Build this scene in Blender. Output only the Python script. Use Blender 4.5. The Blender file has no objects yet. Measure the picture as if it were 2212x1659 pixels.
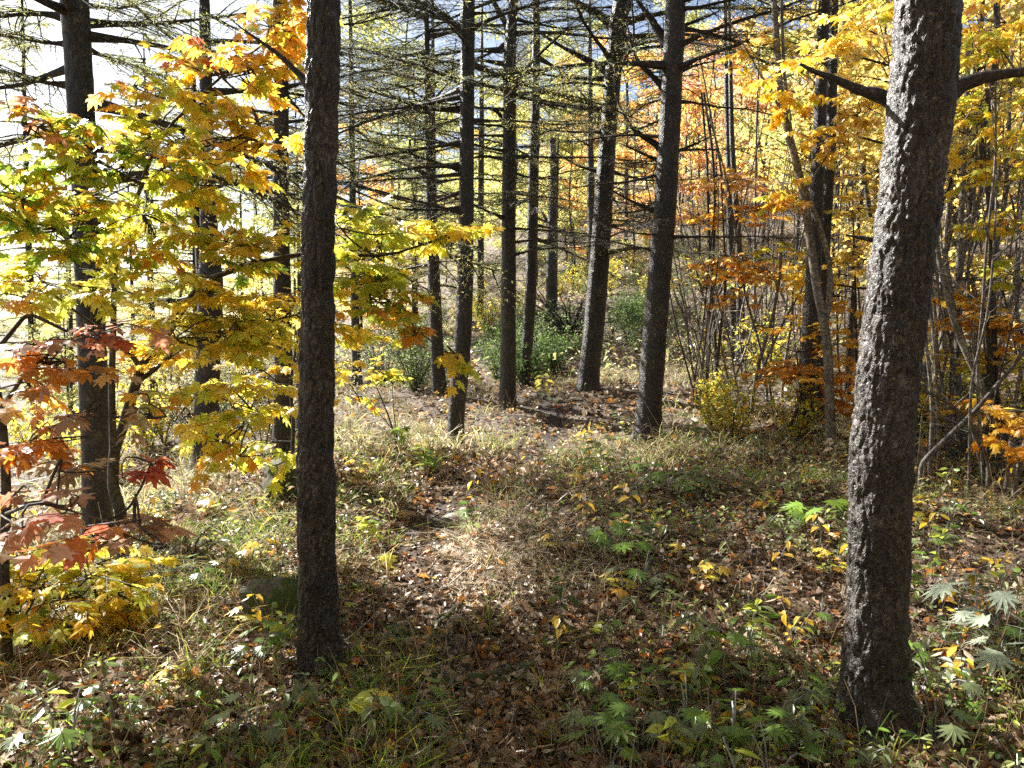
import bpy, math, random
import numpy as np
from mathutils import Vector, noise

R = math.radians
sc = bpy.context.scene
random.seed(11)
rng = np.random.default_rng(11)

# ------------------------------------------------------------------ camera, sky, sun, exposure
F, W, H = 1703.0, 2212.0, 1659.0          # focal length and frame of the photograph in its own measuring pixels
PITCH = R(3.2)
EYE = np.array([0.0, 0.0, 1.6])
cam = bpy.data.cameras.new('camera')
cam.sensor_width = 36.0
cam.lens = 36.0 * F / W
cam.clip_start, cam.clip_end = 0.05, 2000.0
camo = bpy.data.objects.new('camera', cam)
sc.collection.objects.link(camo)
camo.location = EYE
camo.rotation_euler = (R(90) - PITCH, 0, 0)
sc.camera = camo

SUN_AZ, SUN_EL = R(-48), R(39)            # azimuth measured from the view direction, minus = to the left
SUN = np.array([math.sin(SUN_AZ) * math.cos(SUN_EL), math.cos(SUN_AZ) * math.cos(SUN_EL), math.sin(SUN_EL)])
wd = bpy.data.worlds.new("World")
sc.world = wd
wd.use_nodes = True
bg = wd.node_tree.nodes['Background']
sky = wd.node_tree.nodes.new('ShaderNodeTexSky')
sky.sky_type = 'NISHITA'
sky.sun_disc = False
sky.sun_elevation = SUN_EL
sky.sun_rotation = SUN_AZ
sky.air_density, sky.dust_density, sky.ozone_density = 1.0, 2.0, 1.0
wd.node_tree.links.new(sky.outputs[0], bg.inputs[0])
bg.inputs[1].default_value = 0.05
sl = bpy.data.lights.new('sun', 'SUN')
sl.energy = 5.0
sl.angle = R(0.5)
sl.color = (1.0, 0.97, 0.91)
so = bpy.data.objects.new('sun', sl)
sc.collection.objects.link(so)
so.rotation_euler = Vector(SUN).to_track_quat('Z', 'Y').to_euler()
sc.view_settings.view_transform = 'Standard'
sc.view_settings.look = 'None'
sc.view_settings.gamma = 1.0
sc.view_settings.exposure = 2.0
sc.cycles.max_bounces = 6
sc.cycles.diffuse_bounces = 3
sc.cycles.glossy_bounces = 2
sc.cycles.transmission_bounces = 3
sc.cycles.use_denoising = False
sc.cycles.use_adaptive_sampling = False
sc.cycles.sample_clamp_indirect = 3.0

# ------------------------------------------------------------------ helpers
def up3(a):
    return np.asarray(a, float)

def P(u, v, d):
    """photo position (u, v) at depth d along the view axis -> world point"""
    cx, cy = (u - W / 2) / F * d, (H / 2 - v) / F * d
    return EYE + np.array([cx, d * math.cos(PITCH) + cy * math.sin(PITCH), -d * math.sin(PITCH) + cy * math.cos(PITCH)])

# terrain: a smooth surface through surveyed points of the slope
_ctrl = [P(*c) for c in [
    (690, 1452, 3.8), (1890, 1590, 3.4), (1100, 1655, 3.0), (300, 1655, 3.0), (1080, 1160, 5.9), (985, 967, 9.5), (1400, 952, 10),
    (1097, 892, 12), (1270, 852, 12.5), (948, 852, 13), (1133, 842, 14), (1190, 690, 21), (1280, 622, 25), (1352, 582, 30),
    (1037, 692, 24), (1590, 785, 15), (1742, 945, 9.5), (1795, 985, 8.5), (2160, 1010, 8), (2200, 1200, 5.5), (212, 1178, 7),
    (445, 1012, 10.5), (608, 1035, 7.8), (770, 832, 15), (60, 1010, 11), (1550, 1100, 6.6)]]
_ctrl += [up3(c) for c in [
    (-12, 14, -1.6), (-20, 25, -5), (-30, 10, -8), (-14, 40, -4.0), (0, 45, 7.5), (16, 40, 9.5), (26, 25, 7), (15, 10, 2.6), (8, 3, .7),
    (-6, 2, -.7), (-10, -3, -1.5), (0, -3, -.2), (6, -4, .4), (45, 60, 19), (0, 90, 17), (-40, 80, -5), (-70, 40, -16), (60, 10, 14), (-5, 25, .6), (-8, 33, -1.2)]]
_cp = np.array([[c[0], c[1]] for c in _ctrl]); _cz = np.array([c[2] for c in _ctrl])
_C2 = 2.0
_A = np.sqrt(((_cp[:, None] - _cp[None]) ** 2).sum(-1) + _C2 ** 2)
_w = np.linalg.solve(_A, _cz - _cz.mean())
_bumps = [(-2.15, 7.6, .45, .22), (-2.5, 8.4, .5, .15), (-.1, 5.6, .35, .10), (1.25, 12.4, .8, .10), (.2, 6.3, .5, .06), (-1.2, 10.5, .6, .06),
          (2.6, 6.8, .5, .07), (-3.2, 5.2, .5, .06), (1.8, 9.2, .5, .06), (.0, 11.3, .5, .12)]
_nk = [(random.uniform(0, 6.28), random.uniform(0, 6.28), f) for f in (1.1, 1.7, 2.6, 3.9, 5.7, 8.3, 11.0) for _ in range(3)]

def _base_h(x, y):
    x, y = np.asarray(x, float), np.asarray(y, float)
    sh = x.shape
    x, y = x.ravel(), y.ravel()
    out = np.full(x.shape, _cz.mean())
    for (px, py), wt in zip(_cp, _w):
        out += wt * np.sqrt((x - px) ** 2 + (y - py) ** 2 + _C2 ** 2)
    return out.reshape(sh)

def _rough(x, y):
    out = 0
    for a, ph, f in _nk:
        out = out + np.sin((x * math.cos(a) + y * math.sin(a)) * f + ph) * 0.022 / f ** .9
    return out

PATH = None
def path_dist(x, y):
    x, y = np.asarray(x, float), np.asarray(y, float)
    best = np.full(x.shape, 1e9)
    for (x0, y0), (x1, y1) in zip(PATH[:-1], PATH[1:]):
        dx, dy = x1 - x0, y1 - y0
        t = np.clip(((x - x0) * dx + (y - y0) * dy) / (dx * dx + dy * dy), 0, 1)
        best = np.minimum(best, np.hypot(x - x0 - t * dx, y - y0 - t * dy))
    return best

def gh(x, y):
    h = _base_h(x, y) + _rough(np.asarray(x, float), np.asarray(y, float))
    for bx, by, s, a in _bumps:
        h = h + a * np.exp(-((x - bx) ** 2 + (y - by) ** 2) / (s * s))
    if PATH is not None:
        h = h - 0.06 * np.exp(-(path_dist(x, y) / .28) ** 2)
    return h

def gp(u, v):
    """the ground point seen at (u, v)"""
    ds = np.geomspace(2.0, 90, 700)
    pts = np.array([P(u, v, d) for d in ds])
    below = np.nonzero(pts[:, 2] < gh(pts[:, 0], pts[:, 1]))[0]
    p = pts[below[0]] if len(below) else pts[-1]
    return np.array([p[0], p[1], float(gh(p[0], p[1]))])

for _u, _v, _s, _a in ((1075, 1195, .40, .08), (1180, 1180, .5, .03)):
    _q = gp(_u, _v); _bumps.append((_q[0], _q[1], _s, _a))
_pp = [gp(*c) for c in [(1110, 1659), (1060, 1540), (1010, 1400), (930, 1290), (890, 1215), (925, 1120), (1010, 1050), (1130, 995), (1205, 935), (1190, 880), (1180, 860)]]
PATH = [(.05, 1.2)] + [(p[0], p[1]) for p in _pp]

# ---- mesh building
class Geo:
    def __init__(s):
        s.v, s.f, s.c, s.n = [], [], [], 0
    def add(s, verts, faces, mat=0, col=None):
        verts = np.asarray(verts, float).reshape(-1, 3)
        if not len(verts): return
        for f in (faces if isinstance(faces, list) else [faces]):
            s.f.append((np.asarray(f) + s.n, mat))
        s.v.append(verts)
        s.c.append(np.tile((.3, .3, .3), (len(verts), 1)) if col is None else col)
        s.n += len(verts)
    def mesh(s, name, mats, smooth=False):
        me = bpy.data.meshes.new(name)
        V = np.concatenate(s.v).astype(np.float32)
        me.vertices.add(len(V)); me.vertices.foreach_set('co', V.ravel())
        li = np.concatenate([f.ravel() for f, _ in s.f]).astype(np.int32)
        cnt = np.concatenate([np.full(len(f), f.shape[1]) for f, _ in s.f]).astype(np.int32)
        mi = np.concatenate([np.full(len(f), m) for f, m in s.f]).astype(np.int32)
        me.loops.add(len(li)); me.loops.foreach_set('vertex_index', li)
        me.polygons.add(len(cnt))
        me.polygons.foreach_set('loop_start', np.concatenate([[0], np.cumsum(cnt)[:-1]]).astype(np.int32))
        me.polygons.foreach_set('material_index', mi)
        me.polygons.foreach_set('use_smooth', np.full(len(cnt), smooth))
        C = np.concatenate(s.c)
        at = me.attributes.new('tint', 'FLOAT_COLOR', 'POINT')
        at.data.foreach_set('color', np.hstack([C, np.ones((len(C), 1))]).astype(np.float32).ravel())
        for m in mats: me.materials.append(m)
        me.update(calc_edges=True)
        return me

def unit(a):
    return a / np.maximum(np.linalg.norm(a, axis=-1, keepdims=True), 1e-9)

def tubes(Pts, Rad, sides=4, cap=False):
    """Pts (n,k,3), Rad (n,k) -> verts, quads"""
    Pts = np.asarray(Pts, float); Rad = np.asarray(Rad, float)
    if Pts.ndim == 2: Pts, Rad = Pts[None], Rad[None]
    n, k, _ = Pts.shape
    T = unit(np.gradient(Pts, axis=1))
    ref = np.where(np.abs(unit(Pts[:, -1] - Pts[:, 0])[:, 2:3]) > .75, np.array([[1., .12, 0]]), np.array([[.1, .13, 1.]]))
    N = unit(np.cross(T, ref[:, None, :]))
    B = np.cross(T, N)
    a = np.arange(sides) * 2 * math.pi / sides
    ring = N[:, :, None] * np.cos(a)[None, None, :, None] + B[:, :, None] * np.sin(a)[None, None, :, None]
    V = Pts[:, :, None] + ring * Rad[:, :, None, None]
    i = np.arange(n)[:, None, None] * (k * sides) + np.arange(k - 1)[None, :, None] * sides
    j = np.arange(sides)[None, None]; j2 = (j + 1) % sides
    q = np.stack([i + j, i + j2, i + sides + j2, i + sides + j], -1).reshape(-1, 4)
    return V.reshape(-1, 3), q

def resample(poly, k):
    poly = np.asarray(poly, float)
    s = np.concatenate([[0], np.cumsum(np.linalg.norm(np.diff(poly[:, :3], axis=0), axis=1))])
    t = np.linspace(0, s[-1], k)
    out = np.stack([np.interp(t, s, poly[:, c]) for c in range(poly.shape[1])], 1)
    w = max(1, k // (3 * len(poly)))
    for _ in range(w):                      # round the corners
        out[1:-1] = .25 * out[:-2] + .5 * out[1:-1] + .25 * out[2:]
    return out

# leaf shapes: outline in the leaf plane, x across, y to the tip, z = fold and droop
def _fan(outline, c, fold=.22, droop=.22):
    v = [(c[0], c[1])] + outline
    v = np.array([(x, y, -fold * abs(x) - droop * y * y) for x, y in v])
    n = len(outline)
    f = np.array([(0, 1 + i, 1 + (i + 1) % n) for i in range(n)])
    return v, [f]
def _mirror(h):
    return h + [(-x, y) for x, y in reversed(h) if abs(x) > 1e-6]
MAPLE = _fan(_mirror([(0, 0), (.20, -.10), (.34, -.04), (.24, .12), (.46, .14), (.62, .30), (.44, .32), (.36, .38), (.50, .55), (.46, .72), (.30, .58), (.17, .56), (.19, .74), (.10, .86), (0, 1.05)]), (0, .30))
MAPLE_LO = _fan(_mirror([(0, 0), (.30, -.08), (.22, .12), (.58, .28), (.32, .40), (.44, .70), (.16, .58), (0, 1.0)]), (0, .32))
_e = np.array([(0, 0, 0), (.24, .3, -.04), (.20, .68, -.12), (0, 1, -.25), (-.20, .68, -.12), (-.24, .3, -.04)])
OVAL = (_e + np.array([(0, 0, 0), (0, 0, .09), (0, 0, .09), (0, 0, 0), (0, 0, .09), (0, 0, .09)]), [np.array([(0, 1, 2, 3), (0, 3, 4, 5)])])
DIAM = (np.array([(0, 0, 0), (.36, .45, .08), (0, 1, -.12), (-.36, .45, .08)]), [np.array([(0, 1, 2), (0, 2, 3)])])
_cut = [(0, 0)]
for _i, _a in enumerate(np.linspace(-110, 110, 9)):
    r1 = .95 - .25 * abs(_a) / 110
    for da, rr in ((-11, .34), (-7, r1 * .72), (-3, r1 * .78), (0, r1), (4, r1 * .74), (8, r1 * .66)):
        _cut.append((math.sin(R(_a + da)) * rr, .25 + math.cos(R(_a + da)) * rr))
CUT = _fan(_cut, (0, .25), .10, .10)
CURL = (np.array([(0, 0, 0), (.30, .2, .10), (.34, .62, .20), (.05, 1, .05), (-.28, .66, .24), (-.32, .22, .06), (.0, .5, -.05)]),
        [np.array([(6, 0, 1), (6, 1, 2), (6, 2, 3), (6, 3, 4), (6, 4, 5), (6, 5, 0)])])

_lv = np.random.default_rng(4)
def leaves(pos, tip, nrm, size, tmpl, col):
    pos = np.asarray(pos, float); n = len(pos)
    d = unit(tip)
    sd = unit(np.cross(d, nrm)); nn = np.cross(sd, d)
    tv, tf = tmpl
    m = len(tv)
    s = np.broadcast_to(size, (n,))[:, None, None]
    kx = _lv.uniform(.75, 1.15, (n, 1, 1)); kz = _lv.uniform(-.3, 2.6, (n, 1, 1)); sk = _lv.normal(0, .16, (n, 1, 1))
    V = pos[:, None] + s * ((tv[None, :, 0:1] * kx + sk * tv[None, :, 1:2] ** 2) * sd[:, None] + tv[None, :, 1:2] * d[:, None] + tv[None, :, 2:3] * kz * nn[:, None])
    off = (np.arange(n) * m)[:, None, None]
    Fs = [(f[None] + off).reshape(-1, f.shape[1]) for f in tf]
    return V.reshape(-1, 3), Fs, np.repeat(col, m, axis=0)

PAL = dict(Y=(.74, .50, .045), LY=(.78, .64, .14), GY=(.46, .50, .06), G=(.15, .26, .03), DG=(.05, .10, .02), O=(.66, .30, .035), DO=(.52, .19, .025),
           R=(.50, .12, .06), RB=(.42, .22, .13), WS=(.70, .62, .52), WG=(.46, .54, .42), P=(.58, .27, .18), T=(.36, .255, .165), B=(.18, .118, .075), DB=(.07, .045, .03), S=(.48, .39, .28), SG=(.16, .19, .09),  # WS: near-white that paints the sun patch on the bank
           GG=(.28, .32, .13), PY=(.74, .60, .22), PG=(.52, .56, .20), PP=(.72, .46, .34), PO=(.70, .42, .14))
def pal(n, spec, g=rng, var=.22):
    """spec 'Y3 GY2 O' -> n colours"""
    keys, ws = [], []
    for it in spec.split():
        k = it.rstrip('0123456789'); keys.append(PAL[k]); ws.append(float(it[len(k):] or 1))
    ws = np.array(ws) / sum(ws)
    A = np.array(keys)
    c = A[g.choice(len(A), n, p=ws)]
    c2 = A[g.choice(len(A), n, p=ws)]
    t = g.uniform(0, .35, (n, 1))
    c = c * (1 - t) + c2 * t
    return np.clip(c * (1 + g.uniform(-var, var, (n, 1))), 0, .9)

# ---- materials
def _nt(name):
    m = bpy.data.materials.new(name); m.use_nodes = True
    nt = m.node_tree; nt.nodes.clear()
    return m, nt, nt.nodes.new, nt.links.new

def mat_leaf(name, trans=.5, rough=.42, sat=1.0, spec=.5):
    m, nt, N, L = _nt(name)
    out = N('ShaderNodeOutputMaterial'); at = N('ShaderNodeAttribute'); at.attribute_name = 'tint'
    geo = N('ShaderNodeTexCoord'); nz = N('ShaderNodeTexNoise'); nz.inputs['Scale'].default_value = 60
    L(geo.outputs['Object'], nz.inputs['Vector'])
    mul = N('ShaderNodeMix'); mul.data_type = 'RGBA'; mul.blend_type = 'MULTIPLY'
    mul.inputs[0].default_value = .5
    L(at.outputs['Color'], mul.inputs[6])
    rp = N('ShaderNodeValToRGB'); rp.color_ramp.elements[0].position = .3; rp.color_ramp.elements[0].color = (.55, .5, .45, 1)
    rp.color_ramp.elements[1].position = .65; rp.color_ramp.elements[1].color = (1.15, 1.15, 1.1, 1)
    L(nz.outputs[0], rp.inputs[0]); L(rp.outputs[0], mul.inputs[7])
    pb = N('ShaderNodeBsdfPrincipled'); pb.inputs['Roughness'].default_value = rough
    pb.inputs['Specular IOR Level'].default_value = spec
    L(mul.outputs[2], pb.inputs['Base Color'])
    tr = N('ShaderNodeBsdfTranslucent')
    hs = N('ShaderNodeHueSaturation'); hs.inputs['Saturation'].default_value = 0.98 * sat; hs.inputs['Value'].default_value = 1.35
    L(mul.outputs[2], hs.inputs['Color']); L(hs.outputs[0], tr.inputs['Color'])
    mx = N('ShaderNodeMixShader'); mx.inputs[0].default_value = trans
    L(pb.outputs[0], mx.inputs[1]); L(tr.outputs[0], mx.inputs[2]); L(mx.outputs[0], out.inputs[0])
    return m

def mat_bark(name, dark, mid, light, lichen, sx=26, sz=9, bump=.8, rough=.75, dist=.02):
    m, nt, N, L = _nt(name)
    out = N('ShaderNodeOutputMaterial'); pb = N('ShaderNodeBsdfPrincipled')
    tc = N('ShaderNodeTexCoord'); mp = N('ShaderNodeMapping'); mp.inputs['Scale'].default_value = (sx, sx, sz)
    wn = N('ShaderNodeTexNoise'); wn.inputs['Scale'].default_value = 14; wn.inputs['Detail'].default_value = 5
    L(tc.outputs['Object'], wn.inputs['Vector'])
    add = N('ShaderNodeMixRGB'); add.blend_type = 'ADD'; add.inputs[0].default_value = .16
    L(tc.outputs['Object'], add.inputs[1]); L(wn.outputs['Color'], add.inputs[2]); L(add.outputs[0], mp.inputs['Vector'])
    vo = N('ShaderNodeTexVoronoi'); vo.feature = 'DISTANCE_TO_EDGE'; vo.inputs['Scale'].default_value = 1
    L(mp.outputs[0], vo.inputs['Vector'])
    nz = N('ShaderNodeTexNoise'); nz.inputs['Scale'].default_value = 2.2; nz.inputs['Detail'].default_value = 8; nz.inputs['Roughness'].default_value = .7
    L(mp.outputs[0], nz.inputs['Vector'])
    r1 = N('ShaderNodeValToRGB'); e = r1.color_ramp.elements
    e[0].position, e[0].color = .30, (*dark, 1); e[1].position, e[1].color = .74, (*light, 1)
    x = e.new(.53); x.color = (*mid, 1)
    big = N('ShaderNodeTexNoise'); big.inputs['Scale'].default_value = 3.5; big.inputs['Detail'].default_value = 4
    L(tc.outputs['Object'], big.inputs['Vector'])
    bm_ = N('ShaderNodeMath'); bm_.operation = 'MULTIPLY_ADD'; bm_.inputs[1].default_value = .55; bm_.inputs[2].default_value = -.27
    L(big.outputs[0], bm_.inputs[0])
    sm = N('ShaderNodeMath'); sm.operation = 'ADD'; L(nz.outputs[0], sm.inputs[0]); L(bm_.outputs[0], sm.inputs[1])
    L(sm.outputs[0], r1.inputs[0])
    r2 = N('ShaderNodeValToRGB'); r2.color_ramp.elements[0].color = (.30, .27, .25, 1); r2.color_ramp.elements[1].position = .24
    L(vo.outputs[0], r2.inputs[0])
    mul = N('ShaderNodeMixRGB'); mul.blend_type = 'MULTIPLY'; mul.inputs[0].default_value = 1
    L(r1.outputs[0], mul.inputs[1]); L(r2.outputs[0], mul.inputs[2])
    ln = N('ShaderNodeTexNoise'); ln.inputs['Scale'].default_value = 46; ln.inputs['Detail'].default_value = 4
    L(tc.outputs['Object'], ln.inputs['Vector'])
    r3 = N('ShaderNodeValToRGB'); r3.color_ramp.elements[0].position = .64; r3.color_ramp.elements[1].position = .80
    L(ln.outputs[0], r3.inputs[0])
    mx = N('ShaderNodeMixRGB'); L(r3.outputs[0], mx.inputs[0]); L(mul.outputs[0], mx.inputs[1]); mx.inputs[2].default_value = (*lichen, 1)
    L(mx.outputs[0], pb.inputs['Base Color'])
    pb.inputs['Roughness'].default_value = rough
    ad = N('ShaderNodeMath'); ad.operation = 'MULTIPLY_ADD'; ad.inputs[1].default_value = .5
    L(nz.outputs[0], ad.inputs[0])
    cl = N('ShaderNodeMath'); cl.operation = 'MINIMUM'; cl.inputs[1].default_value = .25
    L(vo.outputs[0], cl.inputs[0]); L(cl.outputs[0], ad.inputs[2])
    bp = N('ShaderNodeBump'); bp.inputs['Strength'].default_value = bump; bp.inputs['Distance'].default_value = dist
    L(ad.outputs[0], bp.inputs['Height']); L(bp.outputs[0], pb.inputs['Normal'])
    L(pb.outputs[0], out.inputs[0])
    return m

def mat_ground(name, cols, scale=5, bump=.6, moss=None):
    m, nt, N, L = _nt(name)
    out = N('ShaderNodeOutputMaterial'); pb = N('ShaderNodeBsdfPrincipled'); pb.inputs['Roughness'].default_value = .9
    tc = N('ShaderNodeTexCoord')
    n1 = N('ShaderNodeTexNoise'); n1.inputs['Scale'].default_value = scale; n1.inputs['Detail'].default_value = 9; n1.inputs['Roughness'].default_value = .75
    L(tc.outputs['Object'], n1.inputs['Vector'])
    r = N('ShaderNodeValToRGB'); e = r.color_ramp.elements
    e[0].position, e[0].color = .32, (*cols[0], 1); e[1].position, e[1].color = .70, (*cols[-1], 1)
    for i, c in enumerate(cols[1:-1]):
        x = e.new(.32 + .38 * (i + 1) / (len(cols) - 1)); x.color = (*c, 1)
    L(n1.outputs[0], r.inputs[0])
    vo = N('ShaderNodeTexVoronoi'); vo.inputs['Scale'].default_value = scale * 7
    L(tc.outputs['Object'], vo.inputs['Vector'])
    mx = N('ShaderNodeMixRGB'); mx.blend_type = 'OVERLAY'; mx.inputs[0].default_value = .5
    L(r.outputs[0], mx.inputs[1]); L(vo.outputs['Distance'], mx.inputs[2])
    hs = N('ShaderNodeHueSaturation'); hs.inputs['Saturation'].default_value = .8; L(mx.outputs[0], hs.inputs['Color'])
    src = hs.outputs[0]
    if moss:
        n2 = N('ShaderNodeTexNoise'); n2.inputs['Scale'].default_value = 6; n2.inputs['Detail'].default_value = 6
        L(tc.outputs['Object'], n2.inputs['Vector'])
        r2 = N('ShaderNodeValToRGB'); r2.color_ramp.elements[0].position = .40; r2.color_ramp.elements[1].position = .50
        L(n2.outputs[0], r2.inputs[0])
        m2 = N('ShaderNodeMixRGB'); L(r2.outputs[0], m2.inputs[0]); L(src, m2.inputs[1]); m2.inputs[2].default_value = (*moss, 1)
        src = m2.outputs[0]
    L(src, pb.inputs['Base Color'])
    bp = N('ShaderNodeBump'); bp.inputs['Strength'].default_value = bump; bp.inputs['Distance'].default_value = .03
    L(n1.outputs[0], bp.inputs['Height']); L(bp.outputs[0], pb.inputs['Normal'])
    L(pb.outputs[0], out.inputs[0])
    return m

M_LEAF = mat_leaf('maple_leaf', .68, .36)
M_FAR = mat_leaf('autumn_leaf', .64, .5)
M_NEEDLE = mat_leaf('needle', .6, .6)
M_GRASS = mat_leaf('grass_blade', .45, .58, spec=.3)
M_LITTER = mat_leaf('dry_leaf', .22, .48)
M_HERB = mat_leaf('herb_leaf', .35, .36, spec=.6)
M_BARK = mat_bark('larch_bark', (.013, .010, .008), (.05, .039, .031), (.14, .118, .10), (.17, .175, .14), sx=22, sz=6, dist=.025, rough=.5)
M_BARKN = mat_bark('larch_bark_close', (.013, .010, .008), (.055, .043, .034), (.20, .172, .148), (.22, .23, .19), sx=30, sz=9, bump=1.0, dist=.015, rough=.42)
M_BARKT = mat_bark('twig_bark', (.02, .016, .013), (.05, .04, .033), (.10, .085, .072), (.15, .15, .13), bump=.3)
M_PALE = mat_bark('pale_bark', (.10, .085, .07), (.22, .195, .165), (.36, .33, .29), (.40, .40, .36), sx=12, sz=22, bump=.25, dist=.006)
M_MAPB = mat_bark('maple_bark', (.035, .026, .02), (.075, .058, .045), (.12, .095, .075), (.16, .16, .13), sx=14, sz=8, bump=.3)
M_SOIL = mat_ground('forest_soil', [(.025, .015, .009), (.06, .037, .022), (.11, .07, .042), (.17, .12, .075)])
M_PATH = mat_ground('path_soil', [(.016, .010, .007), (.036, .022, .014), (.06, .038, .025)], 7, .5)
M_ROCK = mat_ground('mossy_rock', [(.06, .055, .045), (.16, .14, .11), (.27, .24, .2)], 5, .8, moss=(.05, .075, .012))
M_ROOT = mat_ground('root_bark', [(.03, .022, .015), (.08, .058, .04), (.13, .10, .07)], 9, .8, moss=(.055, .07, .02))
M_DEAD = mat_bark('dead_wood', (.05, .04, .032), (.12, .10, .085), (.22, .19, .165), (.25, .25, .22), sx=30, sz=6, bump=.4)

# ---- objects
def link(o):
    sc.collection.objects.link(o); return o
def tag(o, label=None, cat=None, group=None, kind=None):
    if label: o['label'] = label
    if cat: o['category'] = cat
    if group: o['group'] = group
    if kind: o['kind'] = kind
    return o
def thing(name, loc, label, cat, group=None):
    o = link(bpy.data.objects.new(name, None)); o.location = loc; o.empty_display_size = .1
    return tag(o, label, cat, group)
def part(name, me, parent, loc=(0, 0, 0), rot=(0, 0, 0), scale=1.0):
    o = link(bpy.data.objects.new(name, me)); o.parent = parent
    o.location = loc; o.rotation_euler = rot; o.scale = (scale,) * 3 if not hasattr(scale, '__len__') else scale
    return o
def clone(root, loc, rz=0, s=1.0, label=None, group=None, tilt=(0, 0)):
    r = root.copy(); link(r); r.location = loc; r.rotation_euler = (tilt[0], tilt[1], rz); r.scale = (s, s, s)
    if label: r['label'] = label
    if group: r['group'] = group
    for ch in list(root.children):
        c = ch.copy(); link(c); c.parent = r
        for g in list(ch.children):
            d = g.copy(); link(d); d.parent = c
    return r

# ------------------------------------------------------------------ ground and path
def build_ground():
    a = np.linspace(-1, 1, 421)
    xs = np.sinh(a * 5.0) / math.sinh(5.0) * 160
    b = np.linspace(0, 1, 461)
    ys = -12 + 14.5 * b + np.sinh(np.clip(b, 0, 1) * 6.4) / math.sinh(6.4) * 240
    X, Y = np.meshgrid(xs, ys)
    Z = gh(X, Y)
    V = np.stack([X, Y, Z], -1).reshape(-1, 3)
    nx, ny = len(xs), len(ys)
    i = (np.arange(ny - 1)[:, None] * nx + np.arange(nx - 1)[None])
    q = np.stack([i, i + 1, i + nx + 1, i + nx], -1).reshape(-1, 4)
    g = Geo(); g.add(V, q)
    o = link(bpy.data.objects.new('ground', g.mesh('ground', [M_SOIL], True)))
    tag(o, 'leaf strewn forest floor rising to the right and behind the trunks', 'ground', kind='structure')

def build_path():
    c = resample(np.array([(x, y, 0) for x, y in PATH]), 150)[:, :2]
    t = unit(np.gradient(c, axis=0)); nrm = np.stack([-t[:, 1], t[:, 0]], 1)
    m = 9
    V = []
    for k in range(m):
        s = (k / (m - 1) - .5) * 2
        wv = .24 + .05 * np.sin(np.arange(len(c)) * .5) + .04 * np.sin(np.arange(len(c)) * 1.3 + k * .2)
        p = c + nrm * (s * wv)[:, None]
        V.append(np.stack([p[:, 0], p[:, 1], gh(p[:, 0], p[:, 1]) + .035 * (1 - s * s) - .02], 1))
    V = np.stack(V, 1)
    n = len(c)
    i = np.arange(n - 1)[:, None] * m + np.arange(m - 1)[None]
    q = np.stack([i, i + m, i + m + 1, i + 1], -1).reshape(-1, 4)
    g = Geo(); g.add(V.reshape(-1, 3), q)
    o = link(bpy.data.objects.new('path', g.mesh('path', [M_PATH], True)))
    tag(o, 'narrow trodden footpath of bare soil winding up between the trunks', 'path', kind='structure')

build_ground()
build_path()

# ------------------------------------------------------------------ trunks and conifer branches
def trunk_line(pts, d, extra):
    """pts: (u, v, width) from the base upward at depth d -> (k,4) world x, y, z, radius; continued by extra metres above the last point"""
    out = []
    for u, v, w in pts:
        k = lambda vv: math.cos(PITCH) + (H / 2 - vv) / F * math.sin(PITCH)
        dd = d * k(pts[0][1]) / k(v)                           # stands upright
        out.append((*P(u, v, dd), w * dd / F / 2))
    out = np.array(out)
    if extra > 0:
        dv = unit(out[-1, :3] - out[-2, :3]); dv = unit(dv * .5 + np.array([0, 0, .5]))
        top = out[-1, :3] + dv * extra
        out = np.vstack([out, [*((out[-1, :3] + top) / 2), out[-1, 3] * .62], [*top, .012]])
    return out

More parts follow.
